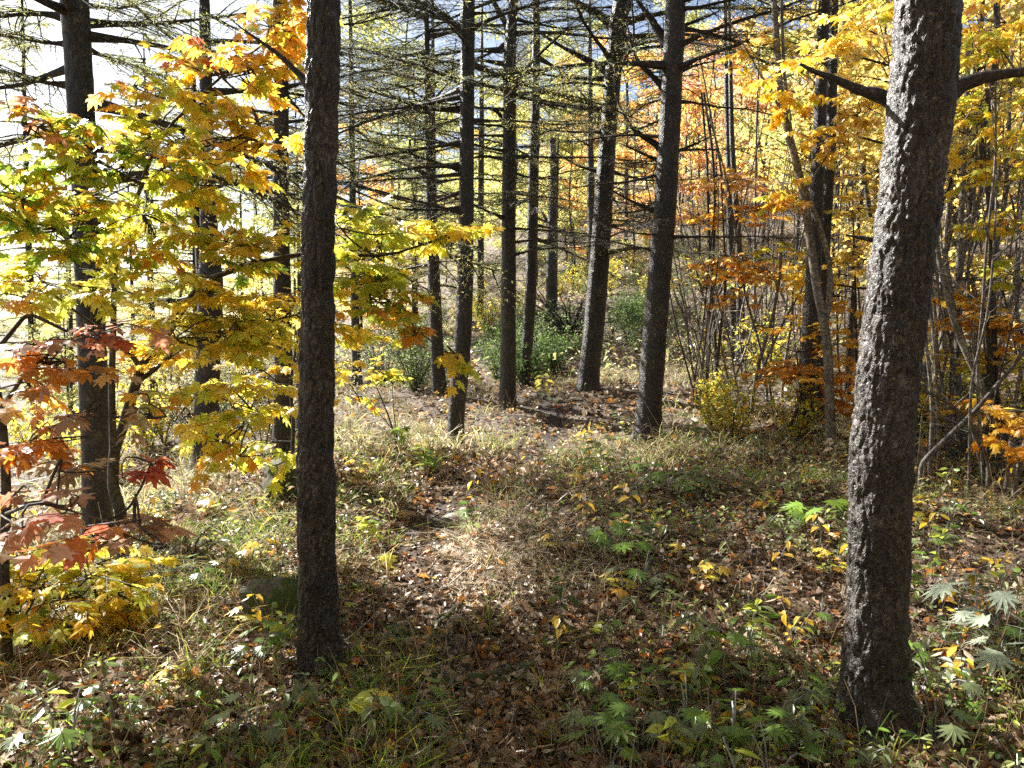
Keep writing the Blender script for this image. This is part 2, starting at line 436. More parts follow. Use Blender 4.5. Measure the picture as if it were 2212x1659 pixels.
def trunk_mesh(name, line, base, mat, seg=28, step=.05, flare=.35, amp=.05, close=False, sink=.25, lob=5):
    ln = np.array(line)
    dn = ln[0].copy(); dn[2] -= sink
    ln = np.vstack([dn, ln])
    L = np.linalg.norm(np.diff(ln[:, :3], axis=0), axis=1).sum()
    k = int(min(900, max(12, L / step)))
    q = resample(ln, k)
    c, r = q[:, :3] - base, q[:, 3]
    a = np.arange(seg) * 2 * math.pi / seg
    hgt = c[:, 2][:, None]
    ph = random.uniform(0, 6)
    fl = 1 + flare * np.exp(-np.maximum(hgt + .02, 0) / .14) * (1 + .35 * np.sin(lob * a + ph)[None])
    rr = r[:, None] * fl
    for f, am in ((2, .5), (3, .35), (5, .25)):
        rr = rr * (1 + amp * am * np.sin(f * a[None] + hgt * random.uniform(1, 4) + random.uniform(0, 6)) * np.sin(hgt * random.uniform(1.5, 5) + random.uniform(0, 6)))
    rr = rr * (1 + amp * .35 * rng.standard_normal(rr.shape))
    V = np.stack([c[:, 0:1] + rr * np.cos(a), c[:, 1:2] + rr * np.sin(a), np.broadcast_to(c[:, 2:3], rr.shape)], -1)
    if close:                                              # bark plates modelled for the trunks near the eye
        dz = np.zeros(rr.shape)
        vis = c[:, 2] < 4.2
        for i in np.nonzero(vis)[0]:
            for j in range(seg):
                p = V[i, j]
                v0 = Vector(p)
                wv = noise.noise_vector(v0 * 7) * .035 + noise.noise_vector(v0 * 22) * .012
                q = v0 + wv
                d1 = noise.voronoi(Vector((q.x * 24, q.y * 24, q.z * 5.5)))[0]
                d2 = noise.voronoi(Vector((q.x * 52, q.y * 52, q.z * 20 + 9)))[0]
                e1 = min((d1[1] - d1[0]) / .34, 1.0); e2 = min((d2[1] - d2[0]) / .3, 1.0)
                lay = noise.noise(Vector((q.x * 16, q.y * 16, q.z * 9)) + Vector((7, 3, 1)))
                dz[i, j] = .011 * e1 ** .7 + .0045 * e2 * (.5 + lay) + .005 * max(-.6, lay) + .003 * noise.noise(v0 * 90) - .012
        rad = np.stack([np.cos(a), np.sin(a), 0 * a], -1)[None]
        V = V + rad * dz[..., None]
    g = Geo()
    i = np.arange(k - 1)[:, None] * seg + np.arange(seg)[None]
    j = np.arange(k - 1)[:, None] * seg + (np.arange(seg)[None] + 1) % seg
    g.add(V.reshape(-1, 3), np.stack([i, j, j + seg, i + seg], -1).reshape(-1, 4))
    return g.mesh(name, [mat], True)

def twigs_from(base_pts, base_tan, length, k, g, spread=(.45, .9), sag=.18, wig=.07, upb=0.0):
    n = len(base_pts)
    upv = np.array([0, 0, 1.0])
    side = unit(np.cross(base_tan, upv)) * np.where(np.arange(n) % 2 == 0, 1, -1)[:, None]
    f = g.uniform(*spread, (n, 1))
    d = unit(side * f + base_tan * (1.15 - f) + upv * (g.uniform(-.22, .22, (n, 1)) + upb))
    s = np.linspace(0, 1, k)[None, :, None]
    Lh = np.asarray(length)[:, None, None]
    pts = base_pts[:, None] + d[:, None] * s * Lh
    pts[..., 2] -= (sag * g.uniform(.2, 1.4, (n, 1)) * Lh[..., 0] * s[..., 0] ** 2)
    w = g.normal(0, wig, (n, k, 3)) * Lh * .5; w[:, 0] = 0
    pts += np.cumsum(w, axis=1) * .5
    return pts

def samp(Pts, g, per):
    """per points on each polyline -> positions, tangents, (index, t)"""
    n, k, _ = Pts.shape
    t = np.clip((np.arange(per)[None] + g.uniform(.1, .9, (n, per))) / per, 0, .999)
    return samp_at(Pts, t)
def samp_at(Pts, t):
    n, k, _ = Pts.shape
    x = t * (k - 1); i = x.astype(int); f = (x - i)[..., None]
    r = np.arange(n)[:, None]
    a, b = Pts[r, i], Pts[r, np.minimum(i + 1, k - 1)]
    return (a + (b - a) * f).reshape(-1, 3), unit(b - a).reshape(-1, 3)

def conifer_branch(main, r0, g, n_side=22, side_len=.6, n_sub=5, sub_len=.2, tufts=6, needle=.026, spec='PG3 GG2 PY SG', sag=.18, k=9, start=.12, ndense=1.0):
    """wood and needles of one branch along the polyline main (local coordinates)"""
    wood, ned = Geo(), Geo()
    main = resample(main, k)[None]
    L = np.linalg.norm(np.diff(main[0], axis=0), axis=1).sum()
    rr_ = np.linspace(r0, max(.003, r0 * .18), k) * g.uniform(.88, 1.12, k); rr_[0] *= 1.7; rr_[1] *= 1.1
    wood.add(*tubes(main, rr_[None], 7))
    t = np.linspace(start, .98, n_side)[None] + g.uniform(-.015, .015, (1, n_side))
    t = np.clip(t, .02, .995)
    bp, bt = samp_at(main, t)
    sl = side_len * (1.15 - .75 * t[0]) * g.uniform(.45, 1.2, n_side)
    S = twigs_from(bp, bt, sl, 5, g, sag=sag)
    wood.add(*tubes(S, np.linspace(1, .3, 5)[None] * (r0 * .22 + .0015) * np.ones((n_side, 1)), 3))
    allp = [main[:, 2:], S]
    if n_sub:
        bp, bt = samp(S, g, n_sub)
        U = twigs_from(bp, bt, sub_len * g.uniform(.4, 1.3, len(bp)), 3, g, sag=sag, wig=.12)
        wood.add(*tubes(U, np.linspace(1, .5, 3)[None] * .0022 * np.ones((len(U), 1)), 3))
        allp.append(U)
    if tufts:
        pp = []
        for i, A in enumerate(allp):
            per = [tufts * 6, tufts * 3, tufts][i]
            pp.append(samp(A, g, max(1, int(per * ndense))))
        pos = np.concatenate([a for a, _ in pp]); tg = np.concatenate([b for _, b in pp])
        n = len(pos)
        dirs = unit(tg * .5 + g.normal(0, .7, (n, 3)))
        nr = g.normal(0, 1, (n, 3))
        ned.add(*_col(leaves(pos, dirs, nr, needle * g.uniform(.6, 1.3, n), NEED, pal(n, spec, g))))
    return wood, ned

NEED = (np.array([(-.10, 0, 0), (.10, 0, 0), (.34, .95, .1), (.02, .12, 0), (-.02, .1, .03), (-.28, 1.0, -.1)]), [np.array([(0, 1, 2), (3, 4, 5)])])
def _col(r):
    v, f, c = r
    return v, f, 0, c

def drooping(L, g, lift=.05, droop=.25, tipup=.1):
    s = np.linspace(0, 1, 9)
    z = lift * L * s - droop * L * s ** 2 + tipup * L * s ** 4
    y = np.cumsum(g.normal(0, .025, 9)) * L; y -= y[0]
    return np.stack([L * s, y, z + np.cumsum(g.normal(0, .012, 9)) * L], 1)

LIVE, BARE = [], []
for i in range(6):
    g = np.random.default_rng(100 + i)
    w, n = conifer_branch(drooping(2.6, g, g.uniform(-.05, .2), g.uniform(.1, .35)), .028, g, 30, .8, 7, .26, 6, .026, ['PG3 GG2 LY SG', 'PG2 PY2 LY GG', 'SG2 GG3 PY', 'PG3 LY2', 'SG2 GG2 PG', 'PG2 PY2 GG'][i])
    LIVE.append((w.mesh('live_branch', [M_BARKT]), n.mesh('needle_spray', [M_NEEDLE])))
for i in range(5):
    g = np.random.default_rng(200 + i)
    w, n = conifer_branch(drooping(1.9, g, g.uniform(-.1, .25), g.uniform(.0, .3)), .022, g, 26, .6, 6, .2, 1, .026, 'SG2 GG')
    BARE.append((w.mesh('bare_branch', [M_BARKT]), n.mesh('sparse_needles', [M_NEEDLE])))
# crowns above the frame
def crown_mesh(seed, hgt, rad, n_br):
    g = np.random.default_rng(seed)
    W2, N2 = Geo(), Geo()
    for b in range(n_br):
        z = hgt * (b + g.uniform(0, 1)) / n_br
        L = rad * (1 - .8 * z / hgt) * g.uniform(.6, 1.15) + .25
        w, n = conifer_branch(drooping(L, g, .1, .3), .02, g, 12, L * .33, 3, L * .12, 3, .075, 'PG3 GG2 PY SG', k=6)
        a = g.uniform(0, 2 * math.pi)
        Rm = np.array([[math.cos(a), -math.sin(a), 0], [math.sin(a), math.cos(a), 0], [0, 0, 1]])
        for src, dst in ((w, W2), (n, N2)):
            off = 0
            for (v, c) in zip(src.v, src.c):
                dst.v.append(v @ Rm.T + np.array([0, 0, z])); dst.c.append(c)
            for f, m in src.f: dst.f.append((f + dst.n, m))
            dst.n += src.n
    G = Geo()
    G.v, G.c = W2.v + N2.v, W2.c + N2.c
    G.f = [(f, 0) for f, _ in W2.f] + [(f + W2.n, 1) for f, _ in N2.f]
    G.n = W2.n + N2.n
    return G.mesh('crown', [M_BARKT, M_NEEDLE])
LIT = []                                     # spots kept in sun: crowns out of view are shaped to leave gaps
for _u, _v, _ru, _rv in [(1050, 1215, 110, 50), (1050, 1215, 60, 20), (1000, 1260, 40, 20), (480, 1150, 160, 60), (400, 1290, 120, 40), (60, 1490, 70, 30), (1180, 985, 90, 30), (1090, 1360, 70, 30), (830, 1190, 60, 40), (1150, 1580, 40, 20),
                         (900, 940, 130, 60), (1500, 920, 120, 60), (1320, 930, 70, 40), (2110, 1250, 90, 140), (1740, 1240, 60, 50), (560, 1540, 50, 20), (2130, 1500, 60, 60)]:
    for _i in range(5):
        LIT.append(gp(_u + _ru * [0, .7, -.7, 0, 0][_i], _v + _rv * [0, 0, 0, .7, -.7][_i]))
for _v in (150, 400, 500, 650, 800, 900, 1100, 1250): LIT.append(P(1850 + (1000 - _v) * .08, _v, 3.35))
for _u, _v, _d in [(520, 690, 5.3), (430, 740, 5.4), (450, 835, 5.5), (540, 885, 5.6), (800, 500, 5.1), (930, 500, 5.1), (600, 70, 4.9), (500, 155, 4.9), (330, 300, 4.9), (480, 330, 5), (600, 300, 5), (130, 1200, 4.5), (250, 1240, 4.5),
                   (840, 620, 5), (1560, 385, 11), (1725, 792, 8.9), (1284, 700, 12.4), (1413, 740, 9.9), (1098, 700, 11.9), (610, 850, 7.8), (1850, 150, 7.5), (2130, 340, 6.8), (1600, 580, 11), (1650, 460, 11), (1850, 460, 10), (1800, 640, 10), (1800, 110, 7.5), (1700, 200, 8), (2130, 690, 7.6), (2170, 890, 7.2), (2170, 560, 7), (2100, 450, 8), (1600, 750, 12), (1650, 850, 11), (1900, 1000, 7), (1620, 250, 12), (1750, 450, 12),
                   (410, 225, 4.9), (250, 370, 4.8), (110, 510, 4.7), (330, 510, 5), (540, 510, 5), (130, 290, 4.7), (480, 970, 5.4), (200, 715, 3.7), (120, 790, 3.8), (180, 880, 3.7)]: LIT.append(P(_u, _v, _d))
for _u in (960, 1000, 1050, 1100):
    for _v in (1190, 1230, 1270): LIT += [gp(_u, _v)] * 2
LIT = np.array(LIT)
def shades(p, rad=.45):
    """how many of those places lie in the shadow of something of radius rad at p"""
    d = np.asarray(p)[None] - LIT
    t = d @ SUN
    return int(((np.linalg.norm(d - t[:, None] * SUN[None], axis=1) < rad) & (t > .3)).sum())

def tree_crown(line, base, cz, rad, n_br, seed):
    """boughs from height cz to the tip of the trunk line, merged into one crown mesh"""
    g = np.random.default_rng(seed)
    W2, N2 = Geo(), Geo()
    zs = line[:, 2]; top = zs[-1]
    for b in range(n_br):
        f = (b + g.uniform(0, 1)) / n_br
        z = cz + (top - cz) * f
        L = rad * (1 - .75 * f) * g.uniform(.6, 1.15) + .25
        a = g.uniform(0, 2 * math.pi)
        o = np.array([np.interp(z, zs, line[:, 0]), np.interp(z, zs, line[:, 1]), z])
        dr = np.array([math.cos(a), math.sin(a), 0])
        if any(shades(o + dr * L * q, .18 + .22 * L) for q in (.35, .75)): continue  # leaves out boughs that would shade a spot kept in sun
        w, n = conifer_branch(drooping(L, g, .1, .3), .02, g, 14, L * .33, 3, L * .12, 4, .07, 'PG3 GG2 PY SG', k=6)
        Rm = np.array([[dr[0], -dr[1], 0], [dr[1], dr[0], 0], [0, 0, 1]])
        for src, dst in ((w, W2), (n, N2)):
            for v, c in zip(src.v, src.c): dst.v.append(v @ Rm.T + o - base); dst.c.append(c)
            for ff, m in src.f: dst.f.append((ff + dst.n, m))
            dst.n += src.n
    if not W2.n: return None
    G = Geo()
    G.v, G.c = W2.v + N2.v, W2.c + N2.c
    G.f = [(f, 0) for f, _ in W2.f] + [(f + W2.n, 1) for f, _ in N2.f]
    G.n = W2.n + N2.n
    return G.mesh('crown', [M_BARKT, M_NEEDLE])

def mesh_px(pts, d, base):
    return np.array([P(u, v, dd if dd else d) for u, v, dd in [(p + (0,))[:3] if len(p) == 2 else p for p in pts]]) - base

ROOTS = {}
def larch(key, label, pts, d, extra=6, br=(), limbs=(), seg=28, step=.05, flare=.35, close=False, mat=None, crown=None, amp=.05, sink=.25, name='larch_tree', stubs=()):
    """br: (count, low z, high z, live share, length scale); limbs: photo polylines with start width"""
    line = trunk_line(pts, d, extra)
    base = line[0, :3].copy()
    base[2] = min(base[2], float(gh(base[0], base[1])))
    root = thing(name, base, label, 'tree', 'dark conifer trunks along the path')
    mt = mat or M_BARK
    part('trunk', trunk_mesh('trunk', line, base, mt, seg, step, flare, .05 if not close else .03, close, sink), root)
    g = np.random.default_rng(abs(hash(label)) % 1000 if False else len(ROOTS) * 17 + 5)
    zs = line[:, 2]
    for cnt, z0, z1, live, sc_ in br:
        for b in range(cnt):
            z = z0 + (z1 - z0) * (b + g.uniform(.1, .9)) / cnt
            x = np.interp(z, zs, line[:, 0]); y = np.interp(z, zs, line[:, 1]); r = np.interp(z, zs, line[:, 3])
            az = min(g.uniform(0, 2 * math.pi, 8), key=lambda q: sum(shades(np.array([x + math.cos(q) * t * sc_, y + math.sin(q) * t * sc_, z]), .4) for t in (.6, 1.2, 1.9)))
            kind = LIVE if g.random() < live else BARE
            wm, nm = kind[g.integers(len(kind))]
            s = sc_ * g.uniform(.55, 1.15)
            loc = np.array([x + math.cos(az) * r * .6, y + math.sin(az) * r * .6, z]) - base
            o = part('branch', wm, root, loc, (g.uniform(-.25, .25), g.uniform(-.12, .22), az), (s, s, s))
            part('needles', nm, o)
    for lb in limbs:
        pl, w0, kw = lb
        mp = mesh_px(pl, d, np.zeros(3)); loc = mp[0] - base
        w, n = conifer_branch(mp - mp[0], w0 * d / F / 2, g, **kw)
        o = part('branch', w.mesh('branch', [mt if kw.get('n_side', 9) < 4 else M_BARKT], True), root, loc)
        if n.n: part('needles', n.mesh('needles', [M_NEEDLE]), o)
    if crown:
        ci, cz, cs = crown
        cm = tree_crown(line, base, cz, 2.4 * cs, 58, 900 + len(ROOTS))
        if cm: part('crown', cm, root)
    ROOTS[key] = (root, line)
    return root

BL = dict(n_side=26, side_len=.6, n_sub=5, sub_len=.2, tufts=3, needle=.026)
BLN = dict(n_side=28, side_len=.62, n_sub=6, sub_len=.2, tufts=6, needle=.026)
BS = dict(n_side=12, side_len=.35, n_sub=3, sub_len=.12, tufts=1, needle=.03)
STUB = dict(n_side=1, side_len=.05, n_sub=0, tufts=0)

larch('t1', 'slim straight dark trunk left of the path, beside the mossy boulder', [(692, 1452, 84), (685, 1200, 84), (682, 1000, 80), (684, 800, 77), (687, 600, 74), (691, 400, 73), (697, 150, 72), (699, 0, 72)], 3.8, 7,
      seg=120, step=.011, close=True, mat=M_BARKN, flare=.42, limbs=[([(668, 182), (600, 115), (545, 78), (515, 56)], 17, dict(n_side=4, side_len=.12, n_sub=0, tufts=0))], crown=(0, 5.6, .8), br=[(5, 3.7, 5.5, .6, .7)])
larch('t2', 'thickest rough barked trunk at the right with two broken branch stubs and sunlit left side', [(1899, 1608, 172), (1891, 1500, 142), (1895, 1300, 124), (1903, 1000, 130), (1920, 800, 130), (1957, 500, 128), (1982, 300, 132), (1996, 150, 134), (2005, 0, 132)], 3.4, 7,
      seg=150, step=.009, close=True, mat=M_BARKN, flare=.40,
      limbs=[([(1955, 232), (1930, 222), (1900, 205), (1860, 196), (1820, 178), (1790, 164), (1765, 158), (1728, 138)], 36, dict(n_side=3, side_len=.06, n_sub=0, tufts=0, start=.7, k=22)),
             ([(2040, 205), (2075, 178), (2140, 162), (2260, 150), (2420, 120)], 32, dict(n_side=10, side_len=.3, n_sub=2, sub_len=.1, tufts=0, start=.6)),
             ([(1930, 530), (1885, 518), (1828, 508)], 20, dict(n_side=2, side_len=.03, n_sub=0, tufts=0, start=.8))], crown=(1, 5.8, .8))
_r2 = ROOTS['t2'][0]; _b2 = np.array(_r2.location)
for _pts, _a, _b in (([(1905, 1440, 3.42), (1935, 1520, 3.36), (1965, 1575, 3.28), (2000, 1625, 3.2)], .10, .025), ([(1880, 1470, 3.38), (1850, 1510, 3.36), (1815, 1530, 3.36), (1785, 1545, 3.36)], .08, .02), ([(1890, 1500, 3.36), (1893, 1570, 3.25), (1890, 1625, 3.1)], .09, .02)):
    _q = resample(np.array([P(*p) for p in _pts]), 24) - _b2
    _q[:, 2] = np.where(np.arange(24) > 9, np.minimum(_q[:, 2], gh(_q[:, 0] + _b2[0], _q[:, 1] + _b2[1]) - _b2[2] + .015), _q[:, 2])
    _g = Geo(); _g.add(*tubes(_q[None], np.linspace(_a, _b, 24)[None] * (1 + rng.normal(0, .04, (1, 24))), 16))
    part('root', _g.mesh('root', [M_BARKN], True), _r2)
larch('t3', 'slender dark trunk standing in grass just left of the path, foot kinked to the left', [(984, 968, 36), (985, 900, 36), (994, 800, 38), (1002, 700, 36), (1007, 500, 33), (1009, 250, 31), (1011, 0, 30)], 9.5, 6,
      br=[(10, 3.0, 4.5, .15, .9), (18, 4.4, 6.8, .4, 1.15)], limbs=[([(1000, 236), (960, 238), (918, 236), (880, 222), (830, 205), (770, 190)], 13, BL), ([(1002, 70), (960, 30), (900, 0), (840, -10)], 14, BL), ([(1003, 180), (930, 150), (850, 125), (780, 110)], 10, BL), ([(1003, 370), (920, 345), (840, 315), (770, 300)], 9, BL)], crown=(2, 6.6, .95))
larch('t4', 'slim grey trunk behind the kinked one, forking near the top of the view', [(1097, 893, 36), (1098, 700, 33), (1099, 500, 31), (1100, 300, 29), (1101, 120, 27), (1106, 40, 22), (1110, 0, 20)], 12, 5,
      br=[(14, 2.8, 5.2, .1, .9), (16, 5.2, 7.8, .35, 1.15)], limbs=[([(1100, 62), (1085, 38), (1066, 5), (1050, -40), (1042, -90)], 15, BS), ([(1090, 262), (1074, 240), (1052, 232), (1027, 234)], 11, BS), ([(1105, 203), (1120, 168), (1150, 130), (1204, 82), (1262, 25)], 10, BS), ([(1095, 345), (1040, 335), (990, 352), (950, 362)], 9, BS)], crown=(0, 7.4, .9))
larch('t5', 'thin pale grey trunk close to the right of the slim grey one, slightly crooked', [(1131, 843, 22), (1138, 760, 25), (1146, 640, 25), (1150, 500, 24), (1152, 380, 24), (1156, 250, 20), (1158, 100, 18), (1157, 0, 16)], 14, 5,
      br=[(15, 3.0, 5.6, .1, .9), (14, 5.6, 8.4, .35, 1.1)], crown=(1, 8.2, .8))
larch('t6', 'leaning dark trunk flared at its foot on a small mound beside the path bend', [(1268, 853, 50), (1274, 790, 45), (1284, 700, 44), (1300, 500, 41), (1313, 300, 37), (1325, 150, 36), (1338, 30, 40), (1342, 0, 30)], 12.5, 6, flare=.45,
      br=[(15, 2.9, 5.6, .1, .95), (16, 5.6, 8.2, .3, 1.15)], limbs=[([(1322, 52), (1290, 28), (1237, 0), (1190, -30)], 22, BS), ([(1316, 155), (1270, 130), (1205, 97), (1150, 60)], 17, BS), ([(1308, 238), (1230, 228), (1160, 215), (1090, 212)], 10, BS), ([(1305, 170), (1220, 168), (1160, 158), (1100, 160)], 9, BL), ([(1298, 372), (1250, 360), (1200, 330)], 9, BS), ([(1340, 45), (1360, 10), (1372, -40)], 22, BS)], crown=(2, 8.4, .95))
larch('t7', 'stout dark trunk right of the path with curved limbs on its left side', [(1398, 953, 58), (1405, 850, 53), (1413, 740, 52), (1424, 600, 50), (1437, 450, 48), (1448, 250, 45), (1455, 100, 43), (1460, 0, 42)], 10, 6,
      br=[(13, 2.6, 4.6, .05, .85), (14, 4.6, 6.8, .25, 1.1)], limbs=[([(1430, 320), (1398, 300), (1365, 280), (1350, 250), (1336, 225)], 16, BS), ([(1440, 195), (1405, 160), (1372, 130), (1362, 90), (1354, 48)], 15, BS), ([(1442, 92), (1415, 55), (1395, 25), (1368, -8)], 22, BS), ([(1428, 350), (1385, 330), (1340, 310)], 10, BS), ([(1420, 460), (1375, 440), (1335, 420), (1300, 395)], 9, BS), ([(1455, 330), (1500, 312), (1545, 290)], 9, BS), ([(1462, 60), (1520, 40), (1580, 10)], 9, BS), ([(1445, 170), (1500, 140), (1570, 128)], 8, BS)], crown=(0, 6.9, 1.0))
larch('t8', 'dark trunk left of the kinked one, at the edge of the low grey green bushes', [(949, 853, 32), (944, 760, 28), (939, 640, 27), (934, 500, 26), (929, 350, 22), (925, 200, 17), (922, 100, 13)], 13, 3,
      br=[(20, 2.4, 6.0, .5, 1.0), (14, 6, 8.5, .7, 1.0)], limbs=[([(930, 355), (860, 340), (790, 318), (720, 305)], 9, BL)], crown=(1, 8.3, .6))
larch('t9', 'forked dark trunk with snapped top behind the dead branches', [(1192, 692, 26), (1192, 600, 25), (1193, 500, 24), (1196, 400, 15), (1194, 300, 13)], 21, 0, limbs=[([(1192, 500), (1178, 470), (1168, 455)], 14, STUB), ([(1196, 470), (1203, 380), (1206, 290)], 14, BS)], br=[(5, 4.5, 6.6, .2, .8)])
larch('t10', 'short dark trunk half hidden by the leaning one', [(1281, 624, 18), (1279, 540, 18), (1277, 450, 17), (1275, 300, 14)], 25, 6, br=[(8, 6, 12, .7, 1.0)])
larch('t11', 'thin dim trunk low on the far slope, left of the slim grey one', [(1038, 692, 14), (1038, 560, 14), (1039, 400, 13), (1040, 300, 12)], 24, 5, br=[(8, 4, 10, .7, 1.0)])
larch('t12', 'faint thin trunk high on the sunny far slope', [(1352, 584, 10), (1352, 500, 9), (1353, 400, 9)], 30, 7, br=[(6, 7, 12, .7, 1.0)])
larch('t13', 'dark trunk at the left with long bare boughs against the white sky', [(213, 1180, 60), (208, 1000, 58), (203, 850, 58), (193, 640, 56), (185, 420, 54), (175, 230, 54), (168, 110, 54), (160, 0, 58)], 7, 7,
      br=[(12, 3.0, 5.4, .7, 1.2)], limbs=[([(140, 38), (100, 28), (60, 28), (0, 36), (-60, 40)], 16, BLN), ([(145, 95), (100, 92), (50, 84), (-40, 72)], 11, BLN), ([(150, 184), (90, 178), (40, 165), (-40, 140)], 13, BLN), ([(190, 50), (245, 52), (330, 52), (430, 42), (560, 25)], 15, BLN), ([(192, 108), (240, 128), (290, 140), (345, 160)], 10, BLN), ([(200, 235), (260, 238), (320, 225), (380, 190)], 8, BLN), ([(190, 12), (260, 20), (330, 0)], 8, BLN), ([(196, 300), (260, 320), (330, 325)], 7, BLN)], crown=(2, 5.2, 1.15))
larch('t14', 'double stemmed dark trunk behind the maple leaves, in tall pale grass', [(446, 1012, 56), (446, 850, 52), (452, 700, 52), (456, 600, 50), (452, 520, 38), (449, 420, 32), (447, 330, 28), (445, 200, 26)], 10.5, 6,
      br=[(10, 3.4, 5.4, .6, 1.1), (8, 5.4, 8, .8, 1.2)], limbs=[([(447, 600), (430, 540), (423, 440), (420, 300), (419, 180), (419, 80)], 26, dict(n_side=14, side_len=.7, n_sub=4, sub_len=.2, tufts=4, start=.4)), ([(430, 640), (370, 655), (300, 640), (240, 615)], 14, BLN)], crown=(1, 6.4, 1.1))
larch('t15', 'brown sunlit trunk rising behind the root mound, left of the closest slim trunk', [(609, 1038, 46), (611, 900, 42), (612, 780, 40), (609, 600, 37), (607, 400, 34), (606, 200, 33), (605, 60, 32)], 7.8, 7,
      br=[(8, 3.2, 4.9, .5, .9)], limbs=[([(600, 248), (560, 240), (500, 232), (430, 228)], 9, BL), ([(600, 350), (560, 352), (500, 362)], 8, BL), ([(612, 380), (650, 372), (720, 380)], 7, BS), ([(600, 205), (570, 180), (545, 150)], 8, BS)], crown=(0, 5.2, 1.0))
larch('t16', 'thin dark trunk seen under the maple spray right of the closest slim trunk', [(772, 833, 20), (769, 740, 19), (766, 640, 17), (762, 450, 15), (760, 300, 13)], 15, 5, br=[(18, 3.0, 7.5, .7, 1.1)])
larch('t17', 'dark rough trunk in front of the pale barked stems on the right slope', [(1742, 946, 38), (1738, 860, 37), (1748, 740, 34), (1757, 600, 32), (1765, 400, 29), (1774, 200, 26), (1781, 0, 24)], 9.5, 5, name='forest_tree', br=[])
larch('t18', 'thinner dark trunk tight behind the dark rough one on the right slope', [(1768, 925, 26), (1766, 800, 25), (1772, 650, 24), (1786, 450, 24), (1795, 300, 22), (1800, 100, 18), (1804, -60, 15)], 10.2, 4, name='forest_tree', br=[])
larch('t19', 'left one of two dark trunks in the thin stem thicket', [(1588, 762, 17), (1582, 640, 16), (1577, 450, 15), (1572, 250, 13), (1566, 0, 12)], 15, 4, name='forest_tree')
larch('t20', 'right one of two dark trunks in the thin stem thicket', [(1597, 785, 19), (1600, 700, 18), (1597, 560, 15), (1588, 420, 13), (1581, 300, 11)], 14.6, 5, name='forest_tree')

# ------------------------------------------------------------------ broadleaf sprays
def spray_geo(C, ext, B, n, spec, size, g, tmpl=MAPLE, per=11, tilt=.35, droop=.35, tw=.28):
    """twigs from B (attachment) to twiglets inside the ellipsoid C +- ext; leaves in pairs along each twiglet"""
    wood, fol = Geo(), Geo()
    m = max(2, n // per)
    q = g.normal(0, 1, (m, 3)); q = q / np.linalg.norm(q, axis=1, keepdims=True) * g.uniform(0, 1, (m, 1)) ** .45
    c = C + q * ext
    out = unit((c - B) * np.array([1, 1, .3]) + g.normal(0, .35, (m, 3)) * np.linalg.norm(ext) * np.array([1, 1, .15]))
    s = np.linspace(0, 1, 4)[None, :, None]
    T = (c - out * tw * .5)[:, None] + out[:, None] * s * tw * g.uniform(.7, 1.3, (m, 1, 1))
    T[..., 2] -= .12 * tw * s[..., 0] ** 2
    wood.add(*tubes(T, np.linspace(.0028, .0012, 4)[None] * np.ones((m, 1)), 3))
    # connecting twigs grouped through a few nodes
    K = max(1, m // 5)
    nodes = B + (C - B) * g.uniform(.25, .95, (K, 1)) + g.normal(0, .3, (K, 3)) * ext * np.array([1, 1, .5])
    di = ((c[:, None] - nodes[None]) ** 2).sum(-1)
    near = nodes[di.argmin(1)]
    s5 = np.linspace(0, 1, 5)[None, :, None]
    Cn = near[:, None] * (1 - s5) + T[:, 0][:, None] * s5 + np.sin(s5 * math.pi) * g.normal(0, .04, (m, 1, 3))
    wood.add(*tubes(Cn, np.linspace(.0045, .0028, 5)[None] * np.ones((m, 1)), 4))
    Nn = B[None, None] * (1 - s5) + nodes[:, None] * s5 + np.sin(s5 * math.pi) * g.normal(0, .05, (K, 1, 3))
    wood.add(*tubes(Nn, np.linspace(.008, .0045, 5)[None] * np.ones((K, 1)), 5))
    t = np.clip(np.repeat(np.arange(per) // 2, 1)[None] / (per / 2) + g.uniform(0, .12, (m, per)), 0, .999)
    pos, tg = samp_at(T, t)
    sgn = np.tile(np.where(np.arange(per) % 2 == 0, 1, -1), m)[:, None]
    N = len(pos)
    side = unit(np.cross(tg, [0, 0, 1.0])) * sgn
    tip = unit(side * g.uniform(.3, 1, (N, 1)) + tg * g.uniform(.3, 1, (N, 1)) + np.array([0, 0, -1.0]) * g.uniform(-.1, droop * 1.6, (N, 1)))
    pos = pos + tip * size * .3
    nr = np.array([0, 0, 1.0]) + g.normal(0, tilt, (N, 3))
    fol.add(*_col(leaves(pos, tip, nr, size * g.uniform(.6, 1.2, N), tmpl, pal(N, spec, g))))
    return wood, fol

def limb_mesh(pts, w0, w1, k=16, sides=7):
    """pts in world space"""
    q = resample(pts, k)
    g = Geo(); g.add(*tubes(q[None], np.linspace(w0, w1, k)[None], sides))
    return q, g

